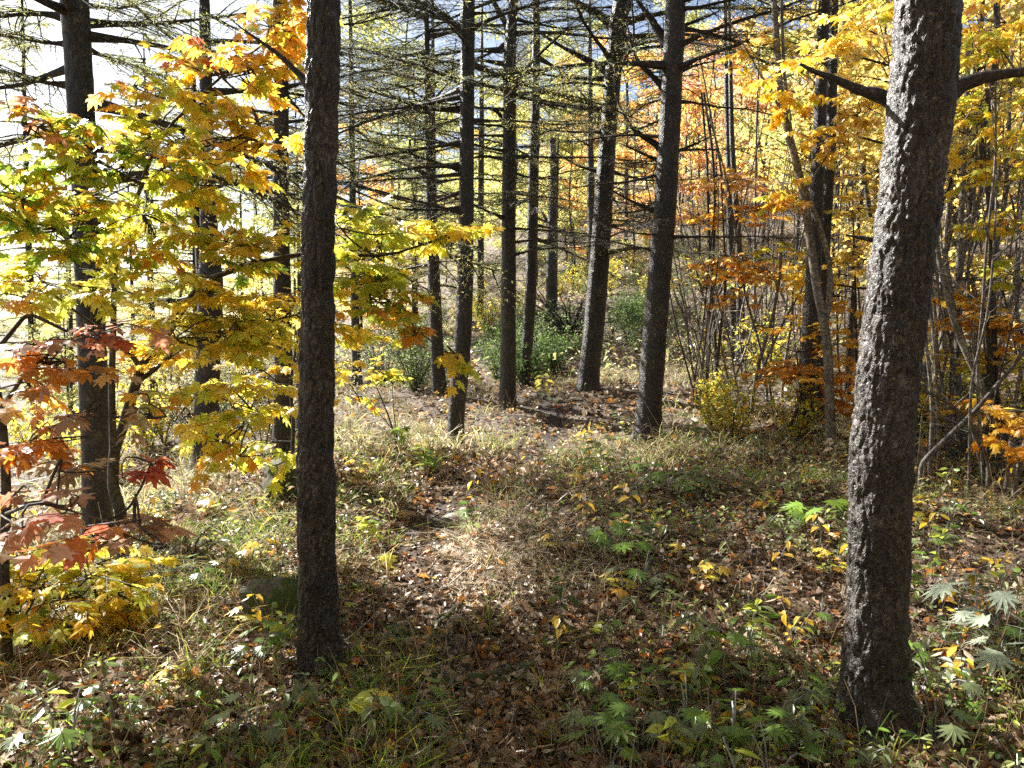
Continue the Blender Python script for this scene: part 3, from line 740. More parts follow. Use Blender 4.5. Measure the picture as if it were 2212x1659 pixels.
def broadleaf(name, label, base, trunk_pts, w0, w1, sprays, seed, limbs=(), group=None, mat=None, size=.085, tmpl=MAPLE, cat='tree', per=11):
    """trunk_pts world polyline; limbs: (world polyline, r0, r1); sprays: (C, ext, n, palette[, size]); every spray hangs on the nearest limb"""
    g = np.random.default_rng(seed)
    mat = mat or M_MAPB
    base = np.asarray(base, float)
    root = thing(name, base, label, cat, group)
    q, gg = limb_mesh(np.asarray(trunk_pts) - base, w0, w1, 28, 10)
    q0 = q
    part('trunk', gg.mesh('trunk', [mat], True), root)
    lines = [(q0, None)]
    for pts, a, b in limbs:
        ql, gl = limb_mesh(np.asarray(pts) - base, a, b, 18, 7)
        o = part('branch', gl.mesh('branch', [mat], True), root)
        lines.append((ql, o))
    for sp in sprays:
        C, ext, n, spec = sp[:4]; sz = sp[4] if len(sp) > 4 else size
        C = np.asarray(C) - base
        best = min(lines, key=lambda l: np.linalg.norm(l[0] - C, axis=1).min())
        B = best[0][np.linalg.norm(best[0] - C, axis=1).argmin()]
        w, f = spray_geo(C, np.asarray(ext), B, n, spec, sz, g, tmpl, per)
        o = part('branch', w.mesh('branch', [mat]), root)
        part('foliage', f.mesh('foliage', [M_LEAF]), o)
    return root

def S(u, v, d, hw, hh, dd, n, spec, size=.085):
    """spray centred at a photo position; half sizes in photo units, depth half size in metres"""
    return (P(u, v, d), (hw * d / F * 1.08, dd * 1.25, hh * d / F * 1.15), int(n * .72) + 2, spec, size)
def PL(d, *pts):
    return [P(u, v, (dd[0] if dd else d)) for u, v, *dd in pts]

# the maple on the left
mb = gp(268, 1222)
dm = float(mb[1]) / math.cos(PITCH)
dm = 5.6
mb = P(266, 1225, dm); mb[2] = float(gh(mb[0], mb[1]))
broadleaf('maple_tree', 'slender maple with forked crooked stem and leaves from green to orange', mb,
    [mb - [0, 0, .15]] + PL(dm, (265, 1200), (262, 1106), (243, 1053), (247, 970), (267, 920), (280, 870), (297, 820), (303, 793)), .043, .034,
    [S(600, 70, 4.9, 60, 65, .35, 190, 'Y3 PO2 O2 GY2'), S(640, 25, 4.8, 50, 30, .3, 90, 'Y3 PO O GY'), S(500, 155, 4.9, 110, 45, .4, 260, 'Y3 PO O GY2'),
     S(420, 110, 5.2, 40, 20, .3, 50, 'O2 R Y'), S(410, 225, 4.9, 120, 45, .45, 260, 'Y2 PO O GY4'), S(560, 270, 5.0, 80, 40, .4, 130, 'Y3 PO LY GY'), S(330, 300, 4.9, 120, 45, .4, 200, 'Y2 GY3 PY'),
     S(480, 330, 5.0, 120, 40, .4, 210, 'Y3 GY2 O'), S(130, 290, 4.7, 140, 45, .4, 210, 'GY3 G2 Y O'), S(60, 250, 4.4, 60, 30, .3, 50, 'O P T'), S(250, 370, 4.8, 180, 45, .45, 260, 'GY4 G2 LY'),
     S(90, 400, 4.6, 110, 40, .4, 140, 'G2 GY2 Y O'), S(160, 440, 4.9, 110, 30, .4, 110, 'O Y GY'), S(430, 420, 5.0, 120, 30, .4, 130, 'Y2 GY3'), S(110, 510, 4.7, 120, 45, .4, 220, 'GY3 G3 Y'),
     S(330, 510, 5.0, 140, 40, .4, 220, 'GY3 Y2 O'), S(540, 510, 5.0, 120, 35, .4, 220, 'Y2 GY3 PO PY'), S(500, 560, 5.2, 120, 25, .4, 110, 'GY Y G'), S(60, 590, 4.9, 70, 40, .4, 110, 'GY3 LY Y'),
     S(800, 500, 5.1, 90, 45, .45, 330, 'GY4 LY2 G'), S(930, 500, 5.1, 70, 30, .3, 170, 'GY3 Y LY2'), S(1005, 490, 5.1, 28, 18, .15, 28, 'Y3 GY'), S(790, 590, 5.0, 80, 45, .4, 190, 'GY4 Y G'), S(840, 650, 4.9, 90, 35, .35, 180, 'GY2 Y O2 G'),
     S(900, 715, 4.9, 35, 30, .2, 46, 'O3 GY G'), S(985, 770, 4.9, 8, 16, .08, 6, 'Y GY'), S(770, 720, 5.6, 50, 30, .3, 60, 'Y2 GY'), S(520, 690, 5.3, 140, 30, .5, 380, 'GY3 LY3 Y'), S(430, 740, 5.4, 120, 25, .4, 180, 'LY2 GY2 Y'),
     S(600, 640, 5.4, 60, 30, .3, 110, 'Y3 GY LY'), S(450, 835, 5.5, 110, 18, .35, 130, 'LY2 GY2 Y'), S(330, 760, 5.6, 90, 25, .4, 100, 'Y3 O'), S(540, 885, 5.6, 85, 20, .35, 110, 'LY2 GY2 Y'), S(480, 970, 5.4, 80, 22, .3, 60, 'Y2 O GY'), S(560, 1000, 5.6, 70, 22, .3, 60, 'GY2 Y'), S(450, 640, 5.3, 90, 20, .3, 80, 'Y3 GY'), S(400, 700, 5.4, 130, 22, .4, 170, 'LY2 GY2 Y'), S(590, 740, 5.5, 70, 24, .35, 130, 'LY2 Y GY'), S(240, 640, 5.2, 90, 26, .4, 110, 'GY2 LY Y'), S(560, 830, 5.6, 80, 20, .35, 120, 'LY2 GY Y'), S(420, 920, 5.5, 80, 20, .35, 90, 'Y GY LY'), S(380, 600, 5.2, 120, 22, .4, 130, 'GY2 LY Y'), S(200, 560, 5.0, 110, 26, .4, 130, 'GY3 G LY'), S(30, 440, 4.5, 60, 40, .4, 110, 'G2 GY2 Y'), S(240, 460, 5.0, 120, 30, .4, 140, 'GY3 LY')],
    21, limbs=[(PL(dm, (303, 793), (350, 746), (393, 670), (430, 613), (467, 596, 5.4), (567, 563, 5.2), (700, 540, 5.1), (830, 560, 5.0), (960, 510, 5.1)), .03, .006),
           (PL(dm, (297, 825), (333, 800), (383, 753), (450, 730), (520, 710, 5.3), (640, 680, 5.3)), .019, .006), (PL(dm, (303, 793), (285, 765), (262, 750), (200, 700, 5.2), (120, 640, 4.8)), .02, .006),
           (PL(5.5, (245, 970), (240, 820), (247, 686), (245, 590), (262, 500), (310, 400, 5.1), (315, 360, 5.0), (330, 317, 4.9), (370, 265, 4.9), (470, 170, 4.9), (590, 80, 4.9)), .026, .005),
           (PL(5.2, (245, 590), (215, 545), (130, 500, 4.8), (40, 470, 4.6)), .014, .005), (PL(5.1, (310, 400), (250, 370, 4.9), (170, 320, 4.8), (60, 290, 4.5)), .014, .004),
           (PL(5.0, (700, 540), (780, 600), (850, 660, 4.9), (920, 730, 4.9), (990, 775, 4.9)), .009, .0025), (PL(dm, (265, 925), (360, 880), (450, 850), (560, 890)), .012, .004), (PL(5.1, (312, 390), (400, 330), (500, 300), (580, 270)), .012, .004)])

# red leaved maple on the very left, nearer the eye
rb = P(8, 1260, 4.2); rb[2] = float(gh(rb[0], rb[1]))
broadleaf('maple_tree', 'red and orange leaved maple with dark stem at the left edge of the view', rb,
    [rb - [0, 0, .15]] + PL(4.2, (8, 1200), (14, 1100), (12, 1000), (4, 900), (-20, 780), (-60, 620)), .03, .018,
    [S(200, 715, 3.7, 100, 26, .25, 57, 'RB3 R2 P', .09), S(60, 735, 3.7, 70, 30, .3, 43, 'RB2 O2 PO', .09), S(120, 790, 3.8, 110, 30, .3, 64, 'O3 RB T PO', .09), S(50, 850, 3.8, 70, 40, .3, 50, 'T2 O2 PO Y', .09),
     S(60, 960, 3.7, 80, 40, .3, 57, 'DO3 RB O', .09), S(300, 845, 3.8, 40, 20, .2, 15, 'T2 O GY', .09), S(290, 910, 3.7, 50, 24, .2, 18, 'O2 GY T', .09), S(180, 880, 3.7, 60, 24, .2, 21, 'RB2 T', .09), S(140, 1010, 3.5, 60, 18, .2, 17, 'RB T2', .1), S(340, 980, 3.4, 22, 26, .1, 5, 'R3', .09), S(30, 1060, 3.4, 50, 40, .25, 25, 'R RB3 T', .1),
     S(130, 1085, 3.2, 60, 25, .2, 18, 'R RB3', .1), S(230, 1140, 3.1, 75, 45, .25, 28, 'DO3 R RB2', .105), S(40, 1140, 3.2, 50, 30, .2, 15, 'RB2 T', .1), S(310, 1130, 3.1, 16, 16, .05, 4, 'RB T', .1), S(40, 640, 4.2, 60, 30, .3, 43, 'Y2 GY O', .09)],
    22, limbs=[(PL(4.0, (4, 880), (60, 800, 3.8), (140, 740, 3.7), (240, 715, 3.7)), .012, .003), (PL(4.0, (12, 1010), (80, 940, 3.8), (160, 900, 3.7), (290, 900, 3.7)), .01, .003), (PL(3.9, (14, 1110), (90, 1080, 3.4), (170, 1110, 3.2), (290, 1140, 3.1)), .01, .003), (PL(4.2, (-10, 760), (60, 675), (145, 716)), .014, .008)], per=8, size=.09)

# yellow sapling bottom left
yb = gp(190, 1400)
yd = 4.55
yb = P(195, 1395, yd); yb[2] = float(gh(yb[0], yb[1]))
broadleaf('maple_sapling', 'low bushy maple sapling with yellow and green leaves at the lower left', yb,
    [yb - [0, 0, .1]] + PL(yd, (205, 1350), (210, 1290), (190, 1220), (170, 1180)), .013, .005,
    [S(80, 1230, 4.4, 90, 35, .3, 150, 'GY3 Y2 LY', .08), S(230, 1230, 4.5, 90, 32, .3, 150, 'GY3 Y2 LY', .08), S(60, 1310, 4.3, 80, 40, .3, 120, 'Y3 GY2 O', .08), S(180, 1300, 4.4, 110, 40, .35, 210, 'Y3 GY2 O', .08), S(270, 1330, 4.5, 60, 40, .25, 90, 'Y3 O GY', .08),
     S(150, 1370, 4.3, 50, 30, .2, 60, 'GY2 G2 Y', .07), S(130, 1190, 4.6, 120, 20, .3, 90, 'LY2 GY2 Y', .08), S(290, 1270, 4.6, 40, 25, .2, 45, 'Y2 GY', .08), S(20, 1380, 4.2, 40, 30, .2, 30, 'GY G Y', .07)], 23,
    limbs=[(PL(yd, (205, 1330), (130, 1280, 4.4), (50, 1250, 4.3), (-20, 1260, 4.2)), .007, .003), (PL(yd, (208, 1310), (260, 1270), (310, 1250)), .006, .002)], cat='sapling')

# thin shrub maple beside the slim trunk at the mound
sb = P(632, 1040, 7.4); sb[2] = float(gh(sb[0], sb[1]))
broadleaf('maple_sapling', 'thin curved sapling hugging the brown sunlit trunk', sb, [sb - [0, 0, .1]] + PL(7.4, (632, 1000), (634, 900), (626, 840), (634, 780), (650, 700)), .022, .010,
    [S(560, 960, 7.2, 60, 18, .3, 60, 'GY2 Y2'), S(540, 800, 7.3, 70, 20, .3, 70, 'Y3 GY'), S(700, 800, 7.4, 80, 25, .3, 70, 'Y2 GY2')], 24,
    limbs=[(PL(7.4, (628, 850), (570, 800), (500, 775), (440, 780)), .010, .003)], cat='sapling')
hb = P(862, 1000, 8.8); hb[2] = float(gh(hb[0], hb[1]))
broadleaf('maple_sapling', 'little sapling with thin fanned stems and sparse yellow leaves left of the kinked trunk', hb, [hb - [0, 0, .1]] + PL(8.8, (855, 950), (840, 900), (815, 840)), .014, .006,
    [S(790, 800, 8.8, 70, 22, .35, 110, 'Y3 GY2 LY', .08), S(860, 830, 8.7, 60, 25, .3, 50, 'GY3 Y', .08), S(770, 860, 8.8, 50, 22, .3, 50, 'Y2 GY O', .08), S(866, 950, 8.6, 18, 40, .15, 26, 'G3 GY', .09)], 25,
    limbs=[(PL(8.8, (858, 960), (850, 880), (845, 800)), .006, .003), (PL(8.8, (850, 930), (800, 870), (760, 850)), .006, .002)], cat='sapling')

# pale twin stem tree and orange layered maples on the right slope
pb_ = P(1795, 988, 8.5); pb_[2] = float(gh(pb_[0], pb_[1]))
broadleaf('forest_tree', 'smooth pale barked tree with twining stems left of the thickest trunk', pb_, [pb_ - [0, 0, .15]] + PL(8.5, (1795, 970), (1792, 853), (1788, 753), (1782, 693), (1768, 653), (1755, 553), (1748, 500), (1735, 417), (1722, 350), (1695, 267), (1682, 167), (1672, 0), (1665, -120)), .055, .03,
    [S(1800, 110, 7.5, 90, 45, .6, 300, 'Y3 PY2 LY PO', .085), S(1700, 200, 8, 70, 50, .6, 120, 'Y3 O GY', .1), S(1620, 110, 8.5, 80, 50, .6, 130, 'Y3 PO PY', .085), S(1850, 230, 7.8, 80, 50, .6, 260, 'Y3 PY2 LY PO', .085), S(1790, 310, 8.2, 70, 40, .5, 190, 'Y3 PO PY', .085), S(1760, -20, 8, 100, 40, .6, 130, 'Y3 PO PY', .085), S(1690, 420, 8.4, 60, 30, .5, 110, 'Y2 O2 GY', .1), S(1850, 60, 7, 60, 40, .5, 140, 'Y3 LY GY', .1)], 31,
    limbs=[(PL(8.5, (1785, 690), (1797, 640), (1793, 560), (1775, 500), (1745, 420), (1715, 340), (1702, 233), (1692, 133), (1688, -20)), .032, .014), (PL(8.5, (1700, 260), (1620, 120), (1560, 20)), .014, .005), (PL(8.4, (1690, 170), (1760, 140, 7.9), (1850, 110, 7.3)), .014, .005), (PL(8.5, (1735, 420), (1790, 330, 8.2), (1860, 240, 7.8)), .014, .004)], mat=M_PALE, size=.1, group='broadleaf trees on the right slope')
for i, (lab, u, v, d, top, sprays) in enumerate([
    ('orange leaved young maple in front of the pair of dark trunks on the right slope', 1540, 830, 11.5, (1555, 330), [S(1560, 385, 11.3, 85, 28, .8, 330, 'PO2 O Y2 PP', .085), S(1600, 400, 11, 60, 20, .6, 130, 'O PP Y PO', .085), S(1555, 575, 11, 70, 22, .7, 330, 'DO O3 PO Y', .085), S(1640, 590, 10.8, 70, 24, .6, 260, 'DO O2 PO Y', .085), S(1590, 640, 11, 60, 20, .6, 130, 'DO O PO Y', .085), S(1680, 540, 10.6, 50, 20, .5, 110, 'GY2 Y2', .1), S(1530, 470, 11.5, 50, 22, .6, 110, 'O2 Y2', .1), S(1640, 460, 11, 70, 22, .6, 150, 'O2 Y2 R', .1)]),
    ('low orange maple with flat layered leaves at the foot of the dark rough trunk', 1690, 930, 9.0, (1720, 760), [S(1725, 792, 8.9, 62, 24, .5, 280, 'O4 DO PO2 Y', .08), S(1680, 810, 9, 40, 18, .4, 70, 'O3 DO', .09), S(1820, 800, 8.8, 45, 55, .5, 230, 'O3 DO PO Y', .08), S(1810, 720, 9, 50, 30, .5, 170, 'Y3 O2', .09), S(1800, 860, 8.7, 40, 26, .4, 120, 'DO2 O2', .09), S(1700, 690, 9.4, 60, 20, .5, 90, 'O2 Y2', .09)]),
    ('yellow leaved maple filling the gap left of the thickest trunk', 1850, 960, 10.5, (1840, 380), [S(1850, 460, 10, 65, 45, .8, 330, 'Y3 PY2 GY', .085), S(1840, 560, 10, 60, 40, .8, 280, 'Y3 PY2 LY PO', .085), S(1800, 640, 10.2, 60, 26, .7, 200, 'Y3 O LY', .1), S(1870, 370, 9.8, 60, 45, .7, 280, 'Y3 PY2 PO', .085), S(1720, 600, 10.6, 60, 26, .6, 150, 'Y3 O LY', .1), S(1720, 400, 10.6, 50, 50, .6, 130, 'Y3 PO PY', .085)]),
    ('yellow green maple reaching in from the right edge behind the thickest trunk', 2130, 990, 7.8, (2130, 200), [S(2130, 340, 6.8, 80, 50, .6, 280, 'GY2 Y3 LY', .1), S(2180, 60, 5.6, 60, 40, .5, 130, 'GY2 Y3', .1), S(2110, 110, 6.4, 50, 40, .5, 110, 'GY Y3 O', .1), S(2080, 30, 6, 60, 30, .5, 120, 'Y3 GY O R', .1), S(2170, 210, 6.6, 60, 50, .6, 170, 'Y2 GY3', .1), S(2080, 250, 7, 45, 60, .6, 130, 'Y3 GY', .1), S(2180, 470, 7, 60, 40, .6, 150, 'GY2 Y2 O', .1), S(2190, 580, 7, 50, 30, .6, 120, 'GY3 Y', .1)]),
    ('orange leaved low maple between leaning stems at the right edge', 2180, 1010, 7.6, (2150, 640), [S(2130, 690, 7.6, 85, 28, .6, 330, 'O2 PO2 Y2', .085), S(2190, 720, 7.4, 50, 26, .5, 130, 'O3 Y', .1), S(2160, 780, 7.5, 60, 22, .5, 120, 'Y2 GY2 LY', .1), S(2170, 890, 7.2, 70, 30, .5, 220, 'PO2 O Y3', .085), S(2080, 760, 7.8, 50, 20, .5, 110, 'Y3 LY GY', .1), S(2070, 640, 8, 50, 30, .5, 130, 'O2 Y2', .1), S(2190, 960, 7.0, 50, 24, .4, 110, 'O2 Y2', .1), S(2060, 860, 7.8, 50, 28, .5, 110, 'Y2 O GY', .1)])]):
    b = P(u, v, d); b[2] = float(gh(b[0], b[1])); tp = P(top[0], top[1], d)
    mid = (b + tp) / 2 + np.array([random.uniform(-.15, .15), 0, 0])
    broadleaf('maple_tree', lab, b, [b - [0, 0, .1], b, mid, tp], .028, .008, sprays, 40 + i, tmpl=MAPLE_LO, group='broadleaf trees on the right slope', per=10)

# ------------------------------------------------------------------ thin stems of the right slope
def stem_thing(label, pts, d, w0, w1, mat, name='forest_tree', group='thin stems on the right slope', cat='tree', k=26, twig=5, seed=0):
    g = np.random.default_rng(seed)
    pw = np.array(PL(d, *pts))
    base = pw[0].copy(); pw = pw - base
    pw = np.vstack([pw[0] - [0, 0, .2], pw])
    root = thing(name, base, label, cat, group)
    q, gg = limb_mesh(pw, w0 * d / F / 2, w1 * d / F / 2, k, 8)
    part('trunk', gg.mesh('trunk', [mat], True), root)
    if twig:
        t = g.uniform(.35, .98, (1, twig))
        bp, bt = samp_at(q[None], t)
        az = g.uniform(0, 6.28, twig)
        dr = unit(np.stack([np.cos(az), np.sin(az), g.uniform(.3, 1.2, twig)], 1))
        for a, dd in zip(bp, dr):
            L = g.uniform(.3, .9)
            s = np.linspace(0, 1, 6)[:, None]
            pl = a + dd * s * L + np.cumsum(g.normal(0, .02, (6, 3)), 0) * s
            G = Geo(); G.add(*tubes(pl[None], np.linspace(.006, .002, 6)[None], 4))
            part('branch', G.mesh('branch', [mat]), root)
    return root
for i, a in enumerate([
    ('dark S curved stem right of the thickest trunk', [(2140, 950), (2140, 700), (2145, 553), (2145, 483), (2135, 400), (2118, 317), (2130, 230), (2148, 173), (2155, 60), (2150, -60)], 7.6, 17, 12, M_BARK),
    ('straight pale stem close behind the right side of the thickest trunk', [(2070, 900), (2068, 700), (2072, 553), (2080, 400), (2088, 250), (2092, 60)], 8.6, 15, 9, M_PALE),
    ('pale stem bending right behind the thickest trunk', [(2060, 860), (2068, 640), (2078, 553), (2102, 467), (2125, 407), (2130, 300), (2140, 100)], 9.0, 15, 8, M_PALE),
    ('pale stem leaning out to the right edge', [(2140, 700), (2150, 560), (2158, 483), (2172, 440), (2178, 300), (2185, 120)], 9.4, 12, 7, M_PALE),
    ('front one of two pale stems leaning to the left at the right edge', [(2186, 1012), (2142, 903), (2108, 803), (2068, 720), (2042, 620), (2020, 520)], 7.4, 20, 11, M_PALE),
    ('rear one of two pale stems leaning to the left at the right edge', [(2200, 1005), (2175, 920), (2142, 836), (2085, 760), (2055, 653), (2040, 540)], 7.7, 18, 10, M_PALE),
    ('grey pole propped diagonally across the leaning pale stems', [(1990, 1000), (2042, 950), (2108, 886), (2195, 783), (2240, 720)], 6.9, 12, 7, M_DEAD),
    ('thin dark stem slanting low behind the thickest trunk', [(2137, 1002), (2092, 906), (2040, 865), (1995, 843)], 7.1, 12, 7, M_DEAD),
    ('dark stem with a forked top behind the thin stem thicket', [(1527, 815), (1532, 700), (1538, 600), (1545, 450), (1540, 330), (1520, 200)], 12.8, 9, 5, M_BARKT),
    ('upright grey stem left of the orange low maple', [(1625, 860), (1640, 780), (1668, 690), (1685, 600), (1690, 480)], 10.6, 9, 5, M_PALE),
    ('long thin stem leaning right among the thicket', [(1620, 870), (1650, 790), (1690, 700), (1735, 620), (1760, 540)], 10.9, 7, 4, M_PALE),
    ('tall thin straight stem above the thicket', [(1632, 800), (1630, 600), (1632, 400), (1635, 250), (1640, 100)], 13.5, 8, 4, M_PALE),
    ('dark upright stem at the left border of the thicket', [(1548, 800), (1540, 640), (1530, 480), (1528, 350), (1515, 200)], 13.2, 8, 5, M_BARKT),
    ('young dark trunk behind the yellow maple, right of the twining stems', [(1830, 860), (1838, 700), (1845, 560), (1862, 400), (1870, 250)], 11.5, 16, 10, M_BARK),
    ('dark stem leaning from behind the pale barked tree to the upper right', [(1905, 800), (1890, 600), (1880, 470), (1855, 300), (1830, 120), (1818, 0)], 12, 14, 9, M_BARK),
    ('forked bare grey stem above the stout dark trunk at right', [(1560, 780), (1575, 560), (1560, 380), (1530, 220), (1500, 60)], 16, 7, 3, M_PALE)]):
    stem_thing(*a, seed=60 + i)

# thicket of very thin stems: built once in four shapes, then copied
def thin_variant(seed, mat):
    g = np.random.default_rng(seed)
    Hh = g.uniform(2.6, 4.2)
    s = np.linspace(0, 1, 10)[:, None]
    lean = np.array([[g.uniform(-.5, .5), g.uniform(-.4, .4), 0]])
    pl = s * np.array([[0, 0, Hh]]) + lean * s ** 1.3 + np.cumsum(g.normal(0, .035, (10, 3)), 0) * [1, 1, .2]
    pl -= pl[0]; pl[0, 2] = -.15
    root = thing('thin_sapling', (0, 0, 0), 'thin crooked grey stem in the bare thicket on the right slope', 'sapling', 'thin stems of the bare thicket')
    G0 = Geo(); G0.add(*tubes(resample(pl, 20)[None], np.linspace(.016, .005, 20)[None] * g.uniform(.7, 1.3), 6))
    n = 9
    bp, _ = samp_at(pl[None], g.uniform(.25, .98, (1, n)))
    az = g.uniform(0, 6.28, n); dr = unit(np.stack([np.cos(az), np.sin(az), g.uniform(.2, 1.3, n)], 1))
    s6 = np.linspace(0, 1, 6)[None, :, None]
    T = bp[:, None] + dr[:, None] * s6 * g.uniform(.3, 1.0, (n, 1, 1)) + np.cumsum(g.normal(0, .025, (n, 6, 3)), 1) * s6
    G0.add(*tubes(T, np.linspace(.005, .0018, 6)[None] * np.ones((n, 1)), 4))
    part('trunk', G0.mesh('trunk', [mat], True), root)
    return root
TV = [thin_variant(500 + i, [M_PALE, M_MAPB, M_PALE, M_PALE, M_PALE][i]) for i in range(5)]
used = set()
def place(root, key, *a, **k):
    if key not in used:
        used.add(key); r = root
        loc, rz, s = a[0], a[1], a[2]
        r.location = loc; r.rotation_euler = (0, 0, rz); r.scale = (s, s, s)
        if k.get('label'): r['label'] = k['label']
        return r
    return clone(root, *a, **k)
g = np.random.default_rng(77)
for i in range(150):
    if i < 90: u, d = g.uniform(1490, 1860), g.uniform(10.5, 19)
    else: u, d = g.uniform(1960, 2290), g.uniform(6.5, 13)
    x = (u - W / 2) / F * d; y = d
    k = i % 5
    r = place(TV[k], ('tv', k), (x, y, float(gh(x, y))), g.uniform(0, 6.28), g.uniform(.6, 1.4))
    r.rotation_euler = (g.normal(0, .16), g.normal(0, .16), g.uniform(0, 6.28))

# ------------------------------------------------------------------ background wood
def far_tree(seed, Hh, spec, label, group, cat='tree', name='autumn_tree', n_limb=13, n_leaf=3600, low=.2, size=.11, mat=None, wide=1.0):
    g = np.random.default_rng(seed)
    s = np.linspace(0, 1, 12)[:, None]
    pl = s * np.array([[0, 0, Hh]]) + np.cumsum(g.normal(0, .06, (12, 3)), 0) * [1, 1, .1]
    pl -= pl[0]; pl[0, 2] = -.3
    root = thing(name, (0, 0, 0), label, cat, group)
    q = resample(pl, 24)
    T, C = Geo(), Geo()
    T.add(*tubes(q[None], np.linspace(.055, .012, 24)[None] * Hh / 8, 7))
    per = n_leaf // n_limb
    for b in range(n_limb):
        t = low + (.98 - low) * (b + g.uniform(0, 1)) / n_limb
        bp, _ = samp_at(q[None], np.array([[t]])); bp = bp[0]
        az = g.uniform(0, 6.28); L = Hh * .24 * (1.15 - .6 * t) * g.uniform(.6, 1.3) * wide
        dr = unit(np.array([math.cos(az), math.sin(az), g.uniform(.1, .8)]))
        s7 = np.linspace(0, 1, 7)[:, None]
        lb = bp + dr * s7 * L + np.cumsum(g.normal(0, .03, (7, 3)), 0) * s7
        T.add(*tubes(lb[None], np.linspace(.02, .005, 7)[None] * Hh / 8, 4))
        ns = 8
        st, tg = samp(lb[None][:, 2:], g, ns)
        S_ = twigs_from(st, tg, g.uniform(.3, .9, ns) * L * .6, 4, g, sag=.1)
        T.add(*tubes(S_, np.linspace(.005, .002, 4)[None] * np.ones((ns, 1)), 3))
        pos, tg = samp(S_, g, per // ns)
        n = len(pos)
        pos = pos + g.normal(0, 1, (n, 3)) * np.array([.16, .16, .05])
        tip = unit(tg + g.normal(0, .6, (n, 3)) + [0, 0, -.3])
        nr = np.array([0, 0, 1.]) + g.normal(0, .45, (n, 3))
        C.add(*_col(leaves(pos, tip, nr, size * g.uniform(.6, 1.25, n), DIAM, pal(n, spec, g))))
    part('trunk', T.mesh('trunk', [mat or M_BARKT], True), root)
    part('crown', C.mesh('crown', [M_FAR]), root)
    return root
FT = {
    'yel': [far_tree(600 + i, 8, 'Y2 PY4 PO LY PG2', 'slender tree with yellow leaves in the crowded wood of the right slope', 'yellow trees of the right slope', mat=[M_BARKT, M_PALE, M_BARKT][i]) for i in range(3)],
    'org': [far_tree(610 + i, 7.5, 'O2 PO2 DO Y PY PP', 'orange leaved tree in the wood of the right slope', 'orange trees of the right slope', mat=[M_PALE, M_BARKT][i]) for i in range(2)],
    'red': [far_tree(620 + i, 7.5, 'PP3 P2 R PO2', 'pinkish red leaved tree high on the slope', 'reddish trees high on the slope', n_leaf=2200) for i in range(2)],
    'grn': [far_tree(630 + i, 8, 'PG4 GG2 PY2 GY', 'yellow green tree on the far slope behind the conifers', 'yellow green trees on the far slope', n_leaf=3200) for i in range(2)],
}
def scatter(key, spots, scale=(.8, 1.3), seed=1):
    g = np.random.default_rng(seed)
    for i, (x, y) in enumerate(spots):
        k = i % len(FT[key])
        place(FT[key][k], (key, k), (x, y, float(gh(x, y)) - .05), g.uniform(0, 6.28), g.uniform(*scale))
g = np.random.default_rng(8)
def zone(n, u0, u1, d0, d1):
    return [((u - W / 2) / F * d, d) for u, d in zip(g.uniform(u0, u1, n), d0 + (d1 - d0) * g.uniform(0, 1, n) ** .8)]
scatter('yel', zone(10, 1560, 2300, 13, 30) + zone(4, 1900, 2400, 9, 14) + zone(5, 900, 1550, 30, 60) + [(3.0, -3.0), (-2.5, -3.0), (6.0, -2.0), (0.3, -4.5), (-5.5, -3.5), (4.8, -6), (-2, -7), (2, -8), (8.5, -4), (-8, -6), (7, 1.0), (10, 2.5), (-1.2, -1.8), (1.6, -1.6), (3.6, -.8), (-3.6, -1.0), (5.5, .8), (-4.5, -6), (0.5, -6.5), (6, -8), (-6.5, 0.2)], (.7, 1.2), 2)  # the listed spots are unseen trees around the eye, added to block skylight
scatter('org', zone(9, 1500, 2300, 15, 34) + zone(3, 1250, 1500, 26, 40) + zone(2, 700, 900, 24, 30), (.7, 1.2), 3)
scatter('red', zone(9, 1350, 1900, 22, 40), (.8, 1.2), 4)
scatter('grn', zone(16, 780, 1500, 24, 45) + zone(16, 600, 1600, 34, 70) + zone(5, 1480, 2300, 16, 30) + zone(5, 300, 800, 20, 40), (.8, 1.4), 5)
scatter('grn', zone(9, 20, 640, 15, 27), (.35, .6), 6)
scatter('yel', zone(5, 20, 620, 14, 24), (.3, .5), 7)

# whole conifers of the middle distance, one built in each of three shapes and copied
def far_larch(seed, Hh, rad, low, label):
    g = np.random.default_rng(seed)
    root = thing('larch_tree', (0, 0, 0), label, 'tree', 'conifers behind the front trunks')
    T = Geo()
    T.add(*tubes(resample(np.array([(0, 0, -.3), (.05, 0, Hh * .5), (0, .05, Hh)]), 14)[None], np.linspace(.11, .015, 14)[None], 8))
    part('trunk', T.mesh('trunk', [M_BARK], True), root)
    part('crown', crown_mesh(seed + 5, Hh - low, rad, int((Hh - low) * 5.0)), root, (0, 0, low))
    return root
FL = [far_larch(700 + i, 11 + i, 2.1, 1.6 + .4 * i, 'dark conifer with thin drooping boughs behind the front trunks') for i in range(3)]
g = np.random.default_rng(9)
spots = [(-9.5, 14.5), (-6.5, 15), (-4.6, 18), (-3.0, 16.5), (-8, 20), (-11.5, 19), (-5.5, 24), (-2.2, 22), (-14, 25), (-9.5, 28), (-3.8, 31), (-12.5, 13), (-17, 22), (1.0, 34), (-6, 40), (3, 44), (-18, 32), (-24, 30), (-22, 40), (-10, 22), (-13, 28.5), (-7, 26), (-16, 30), (-11, 34), (-19, 27), (-8.5, 31), (-5, 35), (-14.5, 22), (-17.5, 25.5), (-12, 25),
         (-2.5, -3.5), (1.5, -4.5), (4.5, -2.5), (-5.5, -2), (-1, -8), (3.5, -9), (7, -6), (-7, -7), (8.5, 0.5), (-4, -12), (0.5, -13)]  # unseen conifers behind and beside the eye, added to block sky light
spots = [p for p in spots if sum(shades((p[0], p[1], float(gh(*p)) + z), 1.1) for z in (3, 4.5, 6, 7.5, 9, 10.5)) <= 4]  # drops conifers that would shade too many spots kept in sun
